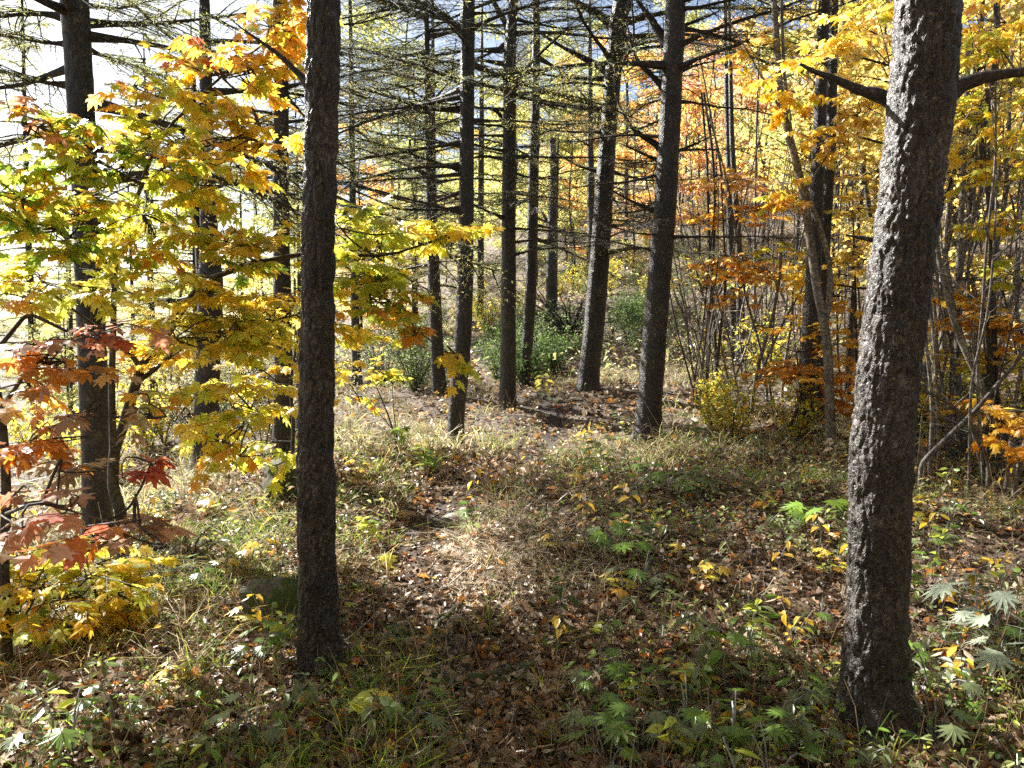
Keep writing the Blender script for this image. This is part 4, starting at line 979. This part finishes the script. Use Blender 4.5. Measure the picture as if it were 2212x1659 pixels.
print('conifers kept', len(spots), spots)
for i, (x, y) in enumerate(spots):
    place(FL[i % 3], ('fl', i % 3), (x, y, float(gh(x, y)) - .05), g.uniform(0, 6.28), g.uniform(.85, 1.15))

# low bushes
def bush(seed, spec, label, group, Hh=1.0, n=900, size=.045, tmpl=DIAM):
    g = np.random.default_rng(seed)
    root = thing('bush', (0, 0, 0), label, 'bush', group)
    k = 14
    az = g.uniform(0, 6.28, k); s = np.linspace(0, 1, 6)[None, :, None]
    dr = np.stack([np.cos(az) * g.uniform(.1, .7, k), np.sin(az) * g.uniform(.1, .7, k), g.uniform(.6, 1.1, k)], 1)
    Pp = dr[:, None] * s * Hh + np.cumsum(g.normal(0, .03, (k, 6, 3)), 1) * s
    Pp[:, 0, 2] = -.1
    St = Geo(); St.add(*tubes(Pp, np.linspace(.008, .002, 6)[None] * np.ones((k, 1)), 4))
    bp, bt = samp(Pp, g, 7)
    U = twigs_from(bp, bt, g.uniform(.1, .35, len(bp)) * Hh, 3, g)
    St.add(*tubes(U, np.full((len(U), 3), .0018), 3))
    part('stem', St.mesh('stem', [M_DEAD]), root)
    pos, tg = samp(U, g, max(1, n // len(U))); m = len(pos)
    pos = pos + g.normal(0, .03, (m, 3))
    C = Geo(); C.add(*_col(leaves(pos, unit(tg + g.normal(0, .5, (m, 3))), np.array([0, 0, 1.]) + g.normal(0, .5, (m, 3)), size * g.uniform(.6, 1.3, m), tmpl, pal(m, spec, g))))
    part('foliage', C.mesh('foliage', [M_FAR]), root)
    return root
BU = {'sg': [bush(800 + i, 'SG4 GG G DG', 'low grey green bush on the slope behind the trunks', 'grey green bushes') for i in range(2)],
      'bare': [bush(810 + i, 'S2 GG', 'almost bare twiggy bush in the pale grass', 'bare twiggy bushes', 1.2, 260, .04) for i in range(2)],
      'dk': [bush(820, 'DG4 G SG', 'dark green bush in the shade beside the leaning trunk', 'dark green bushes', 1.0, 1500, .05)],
      'ye': [bush(830 + i, 'GY2 Y2 GG', 'low bush with yellowing leaves at the edge of the wood', 'yellowing bushes', .8, 800, .06) for i in range(2)]}
def scatter_b(key, spots, scale, seed):
    g = np.random.default_rng(seed)
    for i, (x, y) in enumerate(spots):
        k = i % len(BU[key])
        place(BU[key][k], (key, k), (x, y, float(gh(x, y))), g.uniform(0, 6.28), g.uniform(*scale))
def gz(n, u0, u1, v0, v1):
    return [tuple(gp(u, v)[:2]) for u, v in zip(g.uniform(u0, u1, n), g.uniform(v0, v1, n))]
scatter_b('sg', gz(16, 740, 1000, 720, 860) + gz(10, 1000, 1260, 690, 800) + gz(12, 40, 600, 820, 980) + gz(9, 1300, 1480, 620, 780) + zone(30, 500, 1500, 18, 42), (.6, 1.1), 1)
scatter_b('bare', gz(26, 200, 640, 840, 1000) + gz(8, 730, 900, 760, 880) + gz(6, 1450, 1700, 700, 820), (.6, 1.1), 2)
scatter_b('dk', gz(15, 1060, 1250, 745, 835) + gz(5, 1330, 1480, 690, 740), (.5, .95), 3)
scatter_b('ye', gz(12, 1480, 2200, 780, 960) + gz(8, 20, 420, 900, 1060) + gz(5, 1150, 1400, 560, 650) + zone(22, 800, 1600, 20, 40), (.6, 1.2), 4)

# ------------------------------------------------------------------ rock, mound, roots, fallen wood
def blob(name, C, ext, label, cat, mat, seed, rough=.25, yaw=0, tiltx=0):
    import bmesh
    bm = bmesh.new(); bmesh.ops.create_icosphere(bm, subdivisions=5, radius=1)
    of = Vector((seed * 3.1, seed, 0))
    pr = random.Random(seed)
    planes = [(Vector((pr.gauss(0, 1), pr.gauss(0, 1), pr.gauss(.2, .8))).normalized(), pr.uniform(.62, .9)) for _ in range(9)]
    for v in bm.verts:
        p = v.co.copy()
        cell = noise.voronoi(p * 1.3 + of)[0]
        k = 1 + rough * (noise.noise(p * 1.4 + of) * .9 + .35 * noise.noise(p * 4 + of) + .12 * noise.noise(p * 11 + of)) - rough * .5 * max(0, .35 - (cell[1] - cell[0]))
        for pn, pd in planes:
            ex = p.dot(pn) * k - pd
            if ex > 0: p = p - pn * ex * .9
        v.co = Vector((p.x * ext[0], p.y * ext[1], p.z * ext[2])) * k
        if v.co.z < -.35 * ext[2]: v.co.z = -.35 * ext[2] - (-.35 * ext[2] - v.co.z) * .3
    me = bpy.data.meshes.new(name); bm.to_mesh(me); bm.free()
    me.polygons.foreach_set('use_smooth', np.ones(len(me.polygons), bool))
    me.materials.append(mat)
    o = link(bpy.data.objects.new(name, me)); o.location = C; o.rotation_euler = (tiltx, 0, yaw)
    return tag(o, label, cat)
b = gp(590, 1345)
blob('boulder', (b[0], b[1] + .12, b[2] + .06), (.22, .2, .19), 'moss covered boulder beside the foot of the closest slim trunk', 'rock', M_ROCK, 3, .35)
b = gp(615, 1080)
blob('root_mound', (b[0], b[1] + .25, b[2] + .12), (.3, .3, .3), 'brown mound of roots and soil at the foot of the brown sunlit trunk', 'mound', M_ROOT, 5, .45)

def ground_tube(name, pts, r0, r1, label, cat, mat, lift=.4, group=None, jit=.01, k=26, side_tw=0, seed=0):
    """a root or stick lying on the ground along the photo positions pts"""
    g = np.random.default_rng(seed)
    W3 = np.array([gp(u, v) for u, v in pts])
    q = resample(W3, k)
    rr = np.linspace(r0, r1, k)
    q[:, 2] = gh(q[:, 0], q[:, 1]) + rr * lift
    q += np.cumsum(g.normal(0, jit, q.shape), 0) * .35 * np.array([1, 1, .3])
    base = q[0].copy()
    G = Geo(); G.add(*tubes((q - base)[None], rr[None] * (1 + g.normal(0, .06, (1, k))), 10))
    if side_tw:
        bp, bt = samp((q - base)[None], g, side_tw)
        T = twigs_from(bp, bt, g.uniform(.08, .3, side_tw), 4, g, upb=.3, sag=0)
        G.add(*tubes(T, np.linspace(.4, .15, 4)[None] * r0 * np.ones((side_tw, 1)), 4))
    o = link(bpy.data.objects.new(name, G.mesh(name, [mat], True))); o.location = base
    return tag(o, label, cat, group)
ground_tube('tree_root', [(940, 1478), (1000, 1482), (1060, 1470), (1110, 1455), (1165, 1440)], .04, .028, 'thick mossy root crossing the path in front', 'root', M_ROOT, .3, seed=1)
ground_tube('tree_root', [(990, 1500), (1060, 1492), (1110, 1476)], .025, .018, 'short dark root just below the thick mossy one', 'root', M_ROOT, .3, seed=2)
ground_tube('tree_root', [(850, 1372), (905, 1370), (950, 1352), (985, 1325), (1022, 1298)], .026, .016, 'grey root slanting across the path below the bright bank', 'root', M_ROOT, .5, seed=3)
ground_tube('tree_root', [(1165, 855), (1210, 872), (1255, 868)], .05, .03, 'root bulging from the path at the leaning trunk', 'root', M_ROOT, .3, seed=4)
for i, (lab, pts, r, tw) in enumerate([
    ('long thin fallen stick left of the thickest trunk', [(1530, 1045), (1600, 1065), (1680, 1085), (1740, 1100)], .014, 3),
    ('forked dead branch lying near the stout dark trunk', [(1330, 975), (1350, 985), (1372, 1010), (1430, 1030)], .022, 6),
    ('dark fallen bough before the dark rough trunk', [(1590, 965), (1650, 950), (1700, 940), (1800, 945)], .022, 7),
    ('pale stick in the litter at the lower left', [(280, 1555), (350, 1540), (390, 1530)], .008, 1),
    ('white peeled stick left of the thickest trunk', [(1550, 1480), (1575, 1492), (1610, 1500)], .012, 0),
    ('pale dead stick under the cut leaved plant at the right', [(2000, 1350), (2015, 1310), (2035, 1270)], .012, 2),
    ('whitish twig at the lower right corner', [(2150, 1480), (2170, 1510), (2212, 1540)], .012, 1),
    ('grey stick right of the thickest trunk', [(2030, 1110), (2070, 1100), (2110, 1090)], .010, 2),
    ('thin twig crossing the litter in the right middle', [(1640, 1180), (1700, 1230), (1730, 1290)], .007, 3),
    ('forked grey twig beside the path in front', [(1010, 1545), (1035, 1560), (1040, 1590)], .007, 2),
    ('fallen branch on the grass by the far path bend', [(1440, 1060), (1510, 1050), (1560, 1030)], .012, 4)]):
    ground_tube('fallen_stick', pts, r, r * .4, lab, 'stick', M_DEAD, 1.0, 'fallen sticks on the forest floor', seed=20 + i, side_tw=tw)

# dead branch heap by the leaning trunk and brush pile on the left
def snag(label, base, n, L, seed, r=.02, cone=(.2, 1.0), cat='dead branches'):
    g = np.random.default_rng(seed)
    G = Geo(); s = np.linspace(0, 1, 8)[None, :, None]
    az = g.uniform(0, 6.28, n); el = g.uniform(*cone, n)
    dr = np.stack([np.cos(az), np.sin(az), el], 1)
    Pp = unit(dr)[:, None] * s * L * g.uniform(.5, 1.1, (n, 1, 1)) + np.cumsum(g.normal(0, .04, (n, 8, 3)), 1) * s
    G.add(*tubes(Pp, np.linspace(1, .25, 8)[None] * r * g.uniform(.4, 1, (n, 1)), 6))
    bp, bt = samp(Pp, g, 6)
    T = twigs_from(bp, bt, g.uniform(.15, .5, len(bp)) * L * .5, 5, g, wig=.12)
    G.add(*tubes(T, np.linspace(.3, .1, 5)[None] * r * np.ones((len(T), 1)), 3))
    bp, bt = samp(T, g, 3)
    T = twigs_from(bp, bt, g.uniform(.08, .2, len(bp)) * L * .5, 3, g, wig=.12)
    G.add(*tubes(T, np.full((len(T), 3), .0028), 3))
    o = link(bpy.data.objects.new('dead_branch', G.mesh('dead_branch', [M_BARKT], True))); o.location = base
    return tag(o, label, cat)
b = gp(1232, 770); snag('tangle of dead branches radiating beside the leaning trunk', (b[0], b[1] + .4, b[2] + .5), 24, 1.7, 901, .034, (-.1, 1.3))
b = gp(400, 1240); snag('dark brush of dead twigs in the grass behind the yellow sapling', (b[0], b[1], b[2]), 12, .6, 902, .008, (.25, 1.5))
b = gp(1480, 690); snag('grey twiggy dead bush on the slope right of the stout trunk', (b[0], b[1], b[2]), 14, 1.2, 903, .014, (.1, 1.3))
b = gp(1680, 900); snag('low tangle of grey twigs in the thin stem thicket', (b[0], b[1], b[2]), 14, .9, 904, .01, (.1, 1.2))
b = gp(2080, 1000); snag('grey dead twigs at the foot of the leaning pale stems', (b[0], b[1], b[2]), 14, .9, 905, .01, (.1, 1.3))

# ------------------------------------------------------------------ litter, grass, ground cover
def fan_points(n, d0, d1, p, seed, half=R(44)):
    """points over the wedge of slope that can be seen, denser near the eye"""
    g = np.random.default_rng(seed)
    a = g.uniform(-half, half, n)
    t = g.uniform(0, 1, n)
    e = 2 - p
    d = (d0 ** e + t * (d1 ** e - d0 ** e)) ** (1 / e) if abs(e) > 1e-3 else d0 * (d1 / d0) ** t
    return d * np.sin(a), d * np.cos(a), d, g
def gnormal(x, y, h=.12):
    zx = (gh(x + h, y) - gh(x - h, y)) / (2 * h); zy = (gh(x, y + h) - gh(x, y - h)) / (2 * h)
    return unit(np.stack([-zx, -zy, np.ones_like(zx)], 1))
def patch(x, y, seed, f=.9):
    g = np.random.default_rng(seed); out = 0
    for _ in range(7):
        a, ph, ff = g.uniform(0, 6.28), g.uniform(0, 6.28), f * g.uniform(.6, 2.2)
        out = out + np.sin((x * math.cos(a) + y * math.sin(a)) * ff + ph)
    return out / 7 * 2.2

def build_litter():
    G = Geo()
    for n, d0, d1, p, s0, tmpl, spec, seed in ((90000, 2.0, 9, 1.7, .042, CURL, 'B5 T3 S DB4 DO', 1), (11000, 2.0, 12, 1.75, .06, MAPLE_LO, 'O2 T4 B3 DO Y R', 2), (64000, 7, 34, 1.5, .06, CURL, 'B2 T4 S4 DB O', 3), (24000, 2.0, 9, 1.7, .05, OVAL, 'T3 S B3 DB2', 4)):  # near layers darkened to stand in for foreground shade
        x, y, d, g = fan_points(n, d0, d1, p, seed)
        pd = path_dist(x, y)
        pt = np.clip(.75 + .45 * patch(x, y, 20 + seed, 1.6), .3, 1)
        keep = g.uniform(0, 1, len(x)) < pt * 1.0 * np.where((pd > .18) & (pd < .4), 1.25, 1)
        x, y, d = x[keep], y[keep], d[keep]; m = len(x)
        nr = gnormal(x, y)
        pos = np.stack([x, y, gh(x, y) + g.uniform(.0, .035, m)], 1)
        az = g.uniform(0, 6.28, m)
        tip = np.stack([np.cos(az), np.sin(az), g.normal(0, .3, m)], 1)
        G.add(*_col(leaves(pos, tip, nr + g.normal(0, .4, (m, 3)), s0 * np.exp(np.clip(g.normal(-.15, .42, m), -1, .5)) * (1 + d / 60), tmpl, pal(m, spec, g, .4))))
    # dry leaves on the bank, made near-white to imitate its sun patch
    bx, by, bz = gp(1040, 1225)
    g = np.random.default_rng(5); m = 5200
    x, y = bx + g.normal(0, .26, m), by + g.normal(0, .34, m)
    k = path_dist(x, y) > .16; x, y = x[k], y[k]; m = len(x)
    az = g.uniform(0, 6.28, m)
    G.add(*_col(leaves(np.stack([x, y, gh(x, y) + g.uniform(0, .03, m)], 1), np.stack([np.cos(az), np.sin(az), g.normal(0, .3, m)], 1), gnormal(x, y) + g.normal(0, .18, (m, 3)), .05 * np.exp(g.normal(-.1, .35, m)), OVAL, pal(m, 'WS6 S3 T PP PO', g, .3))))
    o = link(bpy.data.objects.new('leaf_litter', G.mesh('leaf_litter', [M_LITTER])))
    tag(o, 'brown, tan and orange fallen leaves covering the forest floor', 'leaf litter', kind='stuff')

def blade_batch(G, x, y, h, wd, spec, g, lean=.6, z0=None):
    m = len(x)
    az = g.uniform(0, 6.28, m); ln = g.uniform(.15, lean, m)
    base = np.stack([x, y, gh(x, y) - .01], 1)
    d = np.stack([np.cos(az) * ln, np.sin(az) * ln, np.ones(m)], 1)
    t1 = base + d * (h * .5)[:, None]
    t2 = base + d * (h * .82)[:, None] + np.stack([np.cos(az), np.sin(az), -.35 * np.ones(m)], 1) * (h * ln * .45)[:, None]
    tw = g.normal(0, .8, m)
    sd = (np.stack([-np.sin(az), np.cos(az), np.zeros(m)], 1) * np.cos(tw)[:, None] + np.stack([np.cos(az), np.sin(az), -.4 * np.ones(m)], 1) * np.sin(tw)[:, None]) * (wd / 2)[:, None]
    tip = t2 + np.stack([np.cos(az), np.sin(az), -.6 * np.ones(m)], 1) * (h * ln * .5)[:, None]
    V = np.stack([base - sd, base + sd, t1 + sd * .9, t1 - sd * .9, t2 + sd * .6, t2 - sd * .6, tip], 1).reshape(-1, 3)
    o = np.arange(m)[:, None] * 7
    G.add(V, [np.concatenate([o + np.array([[0, 1, 2, 3]]), o + np.array([[3, 2, 4, 5]])]), o + np.array([[5, 4, 6]])], 0, np.repeat(pal(m, spec, g, .3), 7, axis=0))

def tufts(n, d0, d1, p, seed, blades, spread, accept):
    x, y, d, g = fan_points(n, d0, d1, p, seed)
    k = g.uniform(0, 1, n) < accept(x, y, d)
    x, y, d = x[k], y[k], d[k]
    x = np.repeat(x, blades) + g.normal(0, spread, len(x) * blades); y = np.repeat(y, blades) + g.normal(0, spread, len(y) * blades)
    return x, y, np.repeat(d, blades), g

def build_grass():
    G = Geo()
    off = lambda x, y: np.clip((path_dist(x, y) - np.where(y > 8, .08, .18)) / .22, 0, 1)
    def hts(d, g, lo, hi, bl):
        return np.repeat(g.uniform(lo, hi, len(d) // bl), bl) * g.uniform(.5, 1.15, len(d))
    # green grass near the eye, mostly left of the path
    x, y, d, g = tufts(1250, 2.2, 8, 1.6, 31, 20, .04, lambda x, y, d: off(x, y) * np.clip(.2 - .3 * np.sign(x - .2) + .6 * patch(x, y, 5), 0.03, 1))
    blade_batch(G, x, y, hts(d, g, .08, .28, 20), g.uniform(.003, .006, len(x)), 'G4 GY2 DG2 GG', g, 1.2)
    # dry blond grass
    x, y, d, g = tufts(2300, 3.0, 13, 1.4, 32, 20, .05, lambda x, y, d: off(x, y) * np.clip(.02 + .4 * patch(x, y, 6) + .4 * (x < -1) * (d > 4.5) + .2 * (d > 8), 0.015, 1))
    blade_batch(G, x, y, hts(d, g, .06, .30, 20), g.uniform(.0025, .005, len(x)), 'S4 GG2 G LY T', g, 1.6)
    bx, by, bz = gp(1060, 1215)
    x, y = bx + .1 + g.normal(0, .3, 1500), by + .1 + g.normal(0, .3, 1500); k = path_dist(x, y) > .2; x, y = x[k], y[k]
    blade_batch(G, x, y, g.uniform(.05, .2, len(x)), g.uniform(.002, .004, len(x)), 'WS4 S2 GG', g, 2.0)  # near-white blades, their colour standing in for sunlight on the bank
    # middle slope
    x, y, d, g = tufts(4600, 8, 48, 1.2, 33, 16, .10, lambda x, y, d: off(x, y) * np.clip(.45 + .7 * patch(x, y, 7) - .5 * (x > 3.5) * (d < 16), 0.03, 1))
    blade_batch(G, x, y, hts(d, g, .10, .42, 16), g.uniform(.005, .012, len(x)), 'GG3 PG3 S4 PY SG', g, 1.3)
    o = link(bpy.data.objects.new('grass', G.mesh('grass', [M_GRASS])))
    tag(o, 'green and blond grass in tufts beside the path and over the slope', 'grass', kind='stuff')

def build_far_wood():
    """the closed wood of the far hillside"""
    G = Geo(); g = np.random.default_rng(71)
    for i in range(210):
        d = 38 + 50 * g.uniform() ** .8
        az = R(g.uniform(-17, 44))
        x, y = d * math.sin(az), d * math.cos(az)
        if math.degrees(az) < -8 and g.uniform() < .5: continue
        z = float(gh(x, y)); Hh = g.uniform(3.5, 7.5)
        m = 420
        k = g.integers(4, 8)
        cc = np.stack([g.normal(0, 1.2, k), g.normal(0, 1.2, k), g.uniform(.1, 1, k) * Hh], 1)
        pos = np.array([x, y, z]) + cc[g.integers(0, k, m)] + g.normal(0, 1, (m, 3)) * [.9, .9, .5]
        pos[:, 2] = np.maximum(pos[:, 2], z + .1)
        az2 = g.uniform(0, 6.28, m)
        tip = np.stack([np.cos(az2), np.sin(az2), g.uniform(-.8, .2, m)], 1)
        spec = ['PG4 PY2 GG', 'PY3 Y PG', 'PG3 GG2 PY', 'PO2 PY2 O', 'PP3 PO', 'PG2 PY2 GY'][g.choice(6, p=[.28, .2, .2, .12, .10, .10])]
        G.add(*_col(leaves(pos, tip, np.array([0, 0, 1.]) + g.normal(0, .6, (m, 3)), .24 * g.uniform(.5, 1.3, m), DIAM, pal(m, spec, g))))
    o = link(bpy.data.objects.new('woods', G.mesh('woods', [M_FAR])))
    tag(o, 'pale yellow green and rusty wood covering the far hillside', 'woods', kind='stuff')
build_far_wood()

def build_cover():
    """low leafy growth too fine to count"""
    G = Geo()
    for n, d0, d1, p, s0, hmax, spec, seed, acc in (
            (34000, 2.2, 10, 1.6, .04, .16, 'G4 DG2 GY SG3 GG T', 41, lambda x, y: np.clip(.12 + .4 * (x > .6) + .5 * patch(x, y, 9, 1.3), .02, 1)),
            (26000, 6, 20, 1.4, .045, .25, 'SG GG4 PG2 Y T S2', 42, lambda x, y: np.clip(.4 + .5 * patch(x, y, 10), .05, 1)),
            (46000, 14, 75, 1.1, .12, .6, 'PG3 GG3 SG PY2 S2 T', 43, lambda x, y: np.clip(.6 + .4 * patch(x, y, 11, .5), .1, 1))):
        x, y, d, g = fan_points(n, d0, d1, p, seed)
        k = (g.uniform(0, 1, n) < acc(x, y)) & (path_dist(x, y) > np.where(y > 8, .15, .3))
        x, y, d = x[k], y[k], d[k]; m = len(x)
        pos = np.stack([x, y, gh(x, y) + hmax * g.uniform(.05, 1, m) ** 1.5], 1)
        az = g.uniform(0, 6.28, m)
        tip = np.stack([np.cos(az), np.sin(az), g.uniform(-.6, .3, m)], 1)
        G.add(*_col(leaves(pos, tip, np.array([0, 0, 1.]) + g.normal(0, .35, (m, 3)), s0 * g.uniform(.6, 1.4, m), OVAL, pal(m, spec, g, .3))))
    # stalks and twigs
    for n, d0, d1, L0, seed, spec in ((9500, 2.2, 10, .22, 51, 'S2 T2 B3 DB'), (3500, 7, 26, .4, 52, 'S3 T2')):
        x, y, d, g = fan_points(n, d0, d1, 1.6, seed)
        m = len(x)
        base = np.stack([x, y, gh(x, y)], 1)
        flat = g.uniform(0, 1, m) < .65
        az = g.uniform(0, 6.28, m)
        dr = np.stack([np.cos(az), np.sin(az), np.where(flat, g.uniform(0, .25, m), g.uniform(.8, 3, m))], 1)
        s = np.linspace(0, 1, 4)[None, :, None]
        L = L0 * g.uniform(.4, 1.5, m)
        Pp = base[:, None] + unit(dr)[:, None] * s * L[:, None, None] + np.cumsum(g.normal(0, .012, (m, 4, 3)), 1) * s
        V, q = tubes(Pp, np.linspace(1, .5, 4)[None] * (.0022 + .0012 * (d[:, None] / 8)), 3)
        G.add(V, q, 0, np.repeat(pal(m, spec, g, .3), 12, axis=0))
    o = link(bpy.data.objects.new('undergrowth', G.mesh('undergrowth', [M_HERB])))
    tag(o, 'low leafy ground cover with dry stalks and twigs', 'ground cover', kind='stuff')
build_litter()
build_grass()
build_cover()

# ------------------------------------------------------------------ herb plants
def herb(seed, kind, spec, label, group, Hh=.25, size=.08, n=7, cat='plant'):
    g = np.random.default_rng(seed)
    root = thing('herb_plant', (0, 0, 0), label, cat, group)
    St, Lf = Geo(), Geo()
    if kind == 'cut':
        az = g.uniform(0, 6.28, n); rr = g.uniform(.2, 1, n) * Hh * .8
        tipp = np.stack([np.cos(az) * rr, np.sin(az) * rr, Hh * g.uniform(.55, 1.1, n)], 1)
        s = np.linspace(0, 1, 5)[None, :, None]
        Pp = tipp[:, None] * np.concatenate([s * s, s * s, s], -1) if False else tipp[:, None] * s + np.sin(s * math.pi) * np.array([0, 0, .2 * Hh])
        Pp[:, 0, 2] = -.03
        St.add(*tubes(Pp, np.full((n, 5), .0022), 4))
        dr = np.stack([np.cos(az), np.sin(az), -.25 * np.ones(n)], 1)
        Lf.add(*_col(leaves(tipp, dr, np.array([0, 0, 1.]) + g.normal(0, .2, (n, 3)), size * g.uniform(.7, 1.2, n), CUT, pal(n, spec, g))))
    else:
        pl = np.array([(0, 0, -.03), (g.normal(0, .02), g.normal(0, .02), Hh * .5), (g.normal(0, .05), g.normal(0, .05), Hh)])
        q = resample(pl, 8)
        St.add(*tubes(q[None], np.linspace(.003, .0015, 8)[None], 4))
        pos, tg = samp_at(q[None], np.sort(g.uniform(.3, 1, (1, n)), axis=1)[:, :]); pos = pos
        az = np.arange(n) * 2.4 + g.uniform(0, .6, n)
        dr = np.stack([np.cos(az), np.sin(az), g.uniform(-.5, .2, n)], 1)
        tm = {'oval': OVAL, 'maple': MAPLE}[kind]
        Lf.add(*_col(leaves(pos + dr * size * .25, dr, np.array([0, 0, 1.]) + g.normal(0, .3, (n, 3)), size * g.uniform(.7, 1.2, n), tm, pal(n, spec, g))))
    part('stem', St.mesh('stem', [M_HERB]), root)
    part('foliage', Lf.mesh('foliage', [M_HERB]), root)
    return root
def at(root, u, v, rz=0, s=1.0):
    p = gp(u, v); root.location = p; root.rotation_euler = (0, 0, rz); root.scale = (s, s, s); return root
def one(seed, kind, spec, label, u, v, Hh, size, n):
    at(herb(seed, kind, spec, label, None, Hh, size, n), u, v)
one(1001, 'cut', 'WG4 GG', 'spreading plant with pale deeply cut leaves at the right edge, below the orange low maple', 2110, 1390, .36, .15, 18)
one(1002, 'cut', 'WG4 GG', 'pale cut leaved plant at the right edge, below the spreading one', 2195, 1480, .30, .12, 9)
one(1003, 'oval', 'WG4 GG', 'plant with whitish sunlit leaves beside the right foot of the thickest trunk', 2085, 1500, .18, .10, 9)
one(1004, 'maple', 'GY3 Y', 'seedling with two bright green leaves by the path, right of the closest slim trunk', 830, 1235, .16, .10, 3)
one(1005, 'oval', 'GG3 SG', 'plant with large pale leaves in the path fork by the stout trunk', 1300, 1020, .35, .16, 9)
one(1006, 'cut', 'GY3 G', 'bright green leafy plant in the sun right of the stout trunk', 1480, 775, .35, .16, 8)
one(1007, 'oval', 'GY3 LY', 'bright yellow green plant by the path where it bends behind', 1175, 855, .35, .14, 12)
one(1008, 'oval', 'LY3 Y', 'yellow seedling with five rounded leaves before the thickest trunk', 1705, 1600, .10, .05, 6)
one(1009, 'oval', 'DG3 G', 'dark upright plant with drooping leaves right of the bright bank', 1205, 1385, .38, .09, 10)
one(1010, 'cut', 'G3 DG', 'dark green cut leaved plant in the shade right of the bank', 1340, 1200, .22, .12, 9)
one(1011, 'oval', 'G3 GY', 'green many leafleted plant right of the mossy root', 1380, 1530, .20, .05, 22)
one(1012, 'maple', 'GY2 Y2', 'yellow green seedling on the left of the path in front', 780, 1560, .18, .09, 6)
one(1013, 'maple', 'G3 GY', 'green leafy seedling touching the closest slim trunk', 735, 1340, .20, .09, 5)
one(1014, 'cut', 'G3 DG', 'dark green leafy plant left of the thickest trunk', 1770, 1165, .28, .14, 9)
one(1015, 'oval', 'S3 T', 'tall dry plant with pale leaves against the left of the thickest trunk', 1808, 1010, .5, .10, 9)
one(1016, 'oval', 'SG3 G', 'drooping dark leaved plant left of the thickest trunk foot', 1570, 1500, .28, .11, 8)
one(1017, 'cut', 'GG3 SG', 'pale green cut leaved plant in the litter above the fallen stick', 1510, 1065, .25, .14, 8)
one(1018, 'oval', 'GG2 SG', 'plant with broad pale leaves at the lower left corner path side', 440, 1645, .12, .08, 6)
one(1019, 'maple', 'G3 GY', 'leafy green plant in grass behind the path curve', 920, 1030, .35, .12, 10)
one(1020, 'maple', 'GY3 G', 'bright leafed seedling beside the curve of the path', 800, 1180, .25, .10, 8)
HV = [herb(1100, 'cut', 'G3 DG SG', 'small green cut leaved herb in the litter', 'small green herbs', .16, .075, 6), herb(1101, 'oval', 'G2 GY SG', 'small upright herb with oval green leaves in the litter', 'small oval leaved herbs', .20, .055, 10),
      herb(1102, 'maple', 'GY2 Y2 O', 'small yellowing maple seedling in the litter', 'maple seedlings', .15, .07, 5), herb(1103, 'oval', 'SG2 GG', 'small grey green herb in the litter', 'small grey green herbs', .14, .05, 12), herb(1104, 'oval', 'Y2 S T', 'small withered yellow herb in the litter', 'small withered herbs', .22, .05, 9)]
x, y, d, g = fan_points(600, 2.6, 11, 1.5, 61, R(36))
cnt = 0
for i in range(len(x)):
    if path_dist(x[i:i + 1], y[i:i + 1])[0] < .33 or g.uniform() > (.85 if x[i] > .4 else .3): continue
    k = int(g.choice(5, p=[.24, .24, .16, .2, .16]))
    place(HV[k], ('hv', k), (x[i], y[i], float(gh(x[i], y[i]))), g.uniform(0, 6.28), g.uniform(.7, 1.7)); cnt += 1

# single bright fallen leaves one can pick out in the foreground
def one_leaf(label, u, v, spec, seed, size=.09):
    g = np.random.default_rng(seed)
    p = gp(u, v); G = Geo(); az = g.uniform(0, 6.28)
    G.add(*_col(leaves(np.zeros((1, 3)), np.array([[math.cos(az), math.sin(az), .15]]), np.array([[0, -.3, 1.]]) + g.normal(0, .2, (1, 3)), size, MAPLE, pal(1, spec, g))))
    o = link(bpy.data.objects.new('fallen_leaf', G.mesh('fallen_leaf', [M_LEAF]))); o.location = p + np.array([0, 0, .035])
    tag(o, label, 'fallen leaf', 'bright fallen leaves in front')
for i, a in enumerate([('yellow fallen maple leaf, upper of the four below the closest slim trunk', 568, 1565, 'Y'), ('yellow orange fallen maple leaf, just below the upper yellow one', 598, 1598, 'Y O'),
                       ('orange fallen maple leaf at the bottom edge, left of its orange neighbour', 522, 1642, 'O'), ('orange fallen maple leaf at the bottom edge, right of its orange neighbour', 572, 1640, 'O'), ('red fallen leaf at the bottom edge near the path', 740, 1640, 'R'), ('orange fallen leaf lying on the bright bank', 985, 1232, 'O'),
                       ('orange fallen leaf at the left margin of the path below the bank', 850, 1315, 'O'), ('yellow fallen leaf in the middle of the shaded path', 1060, 1410, 'Y O'), ('yellow orange fallen leaf left of the thickest trunk foot', 1740, 1375, 'Y O')]):
    one_leaf(*a, seed=70 + i)
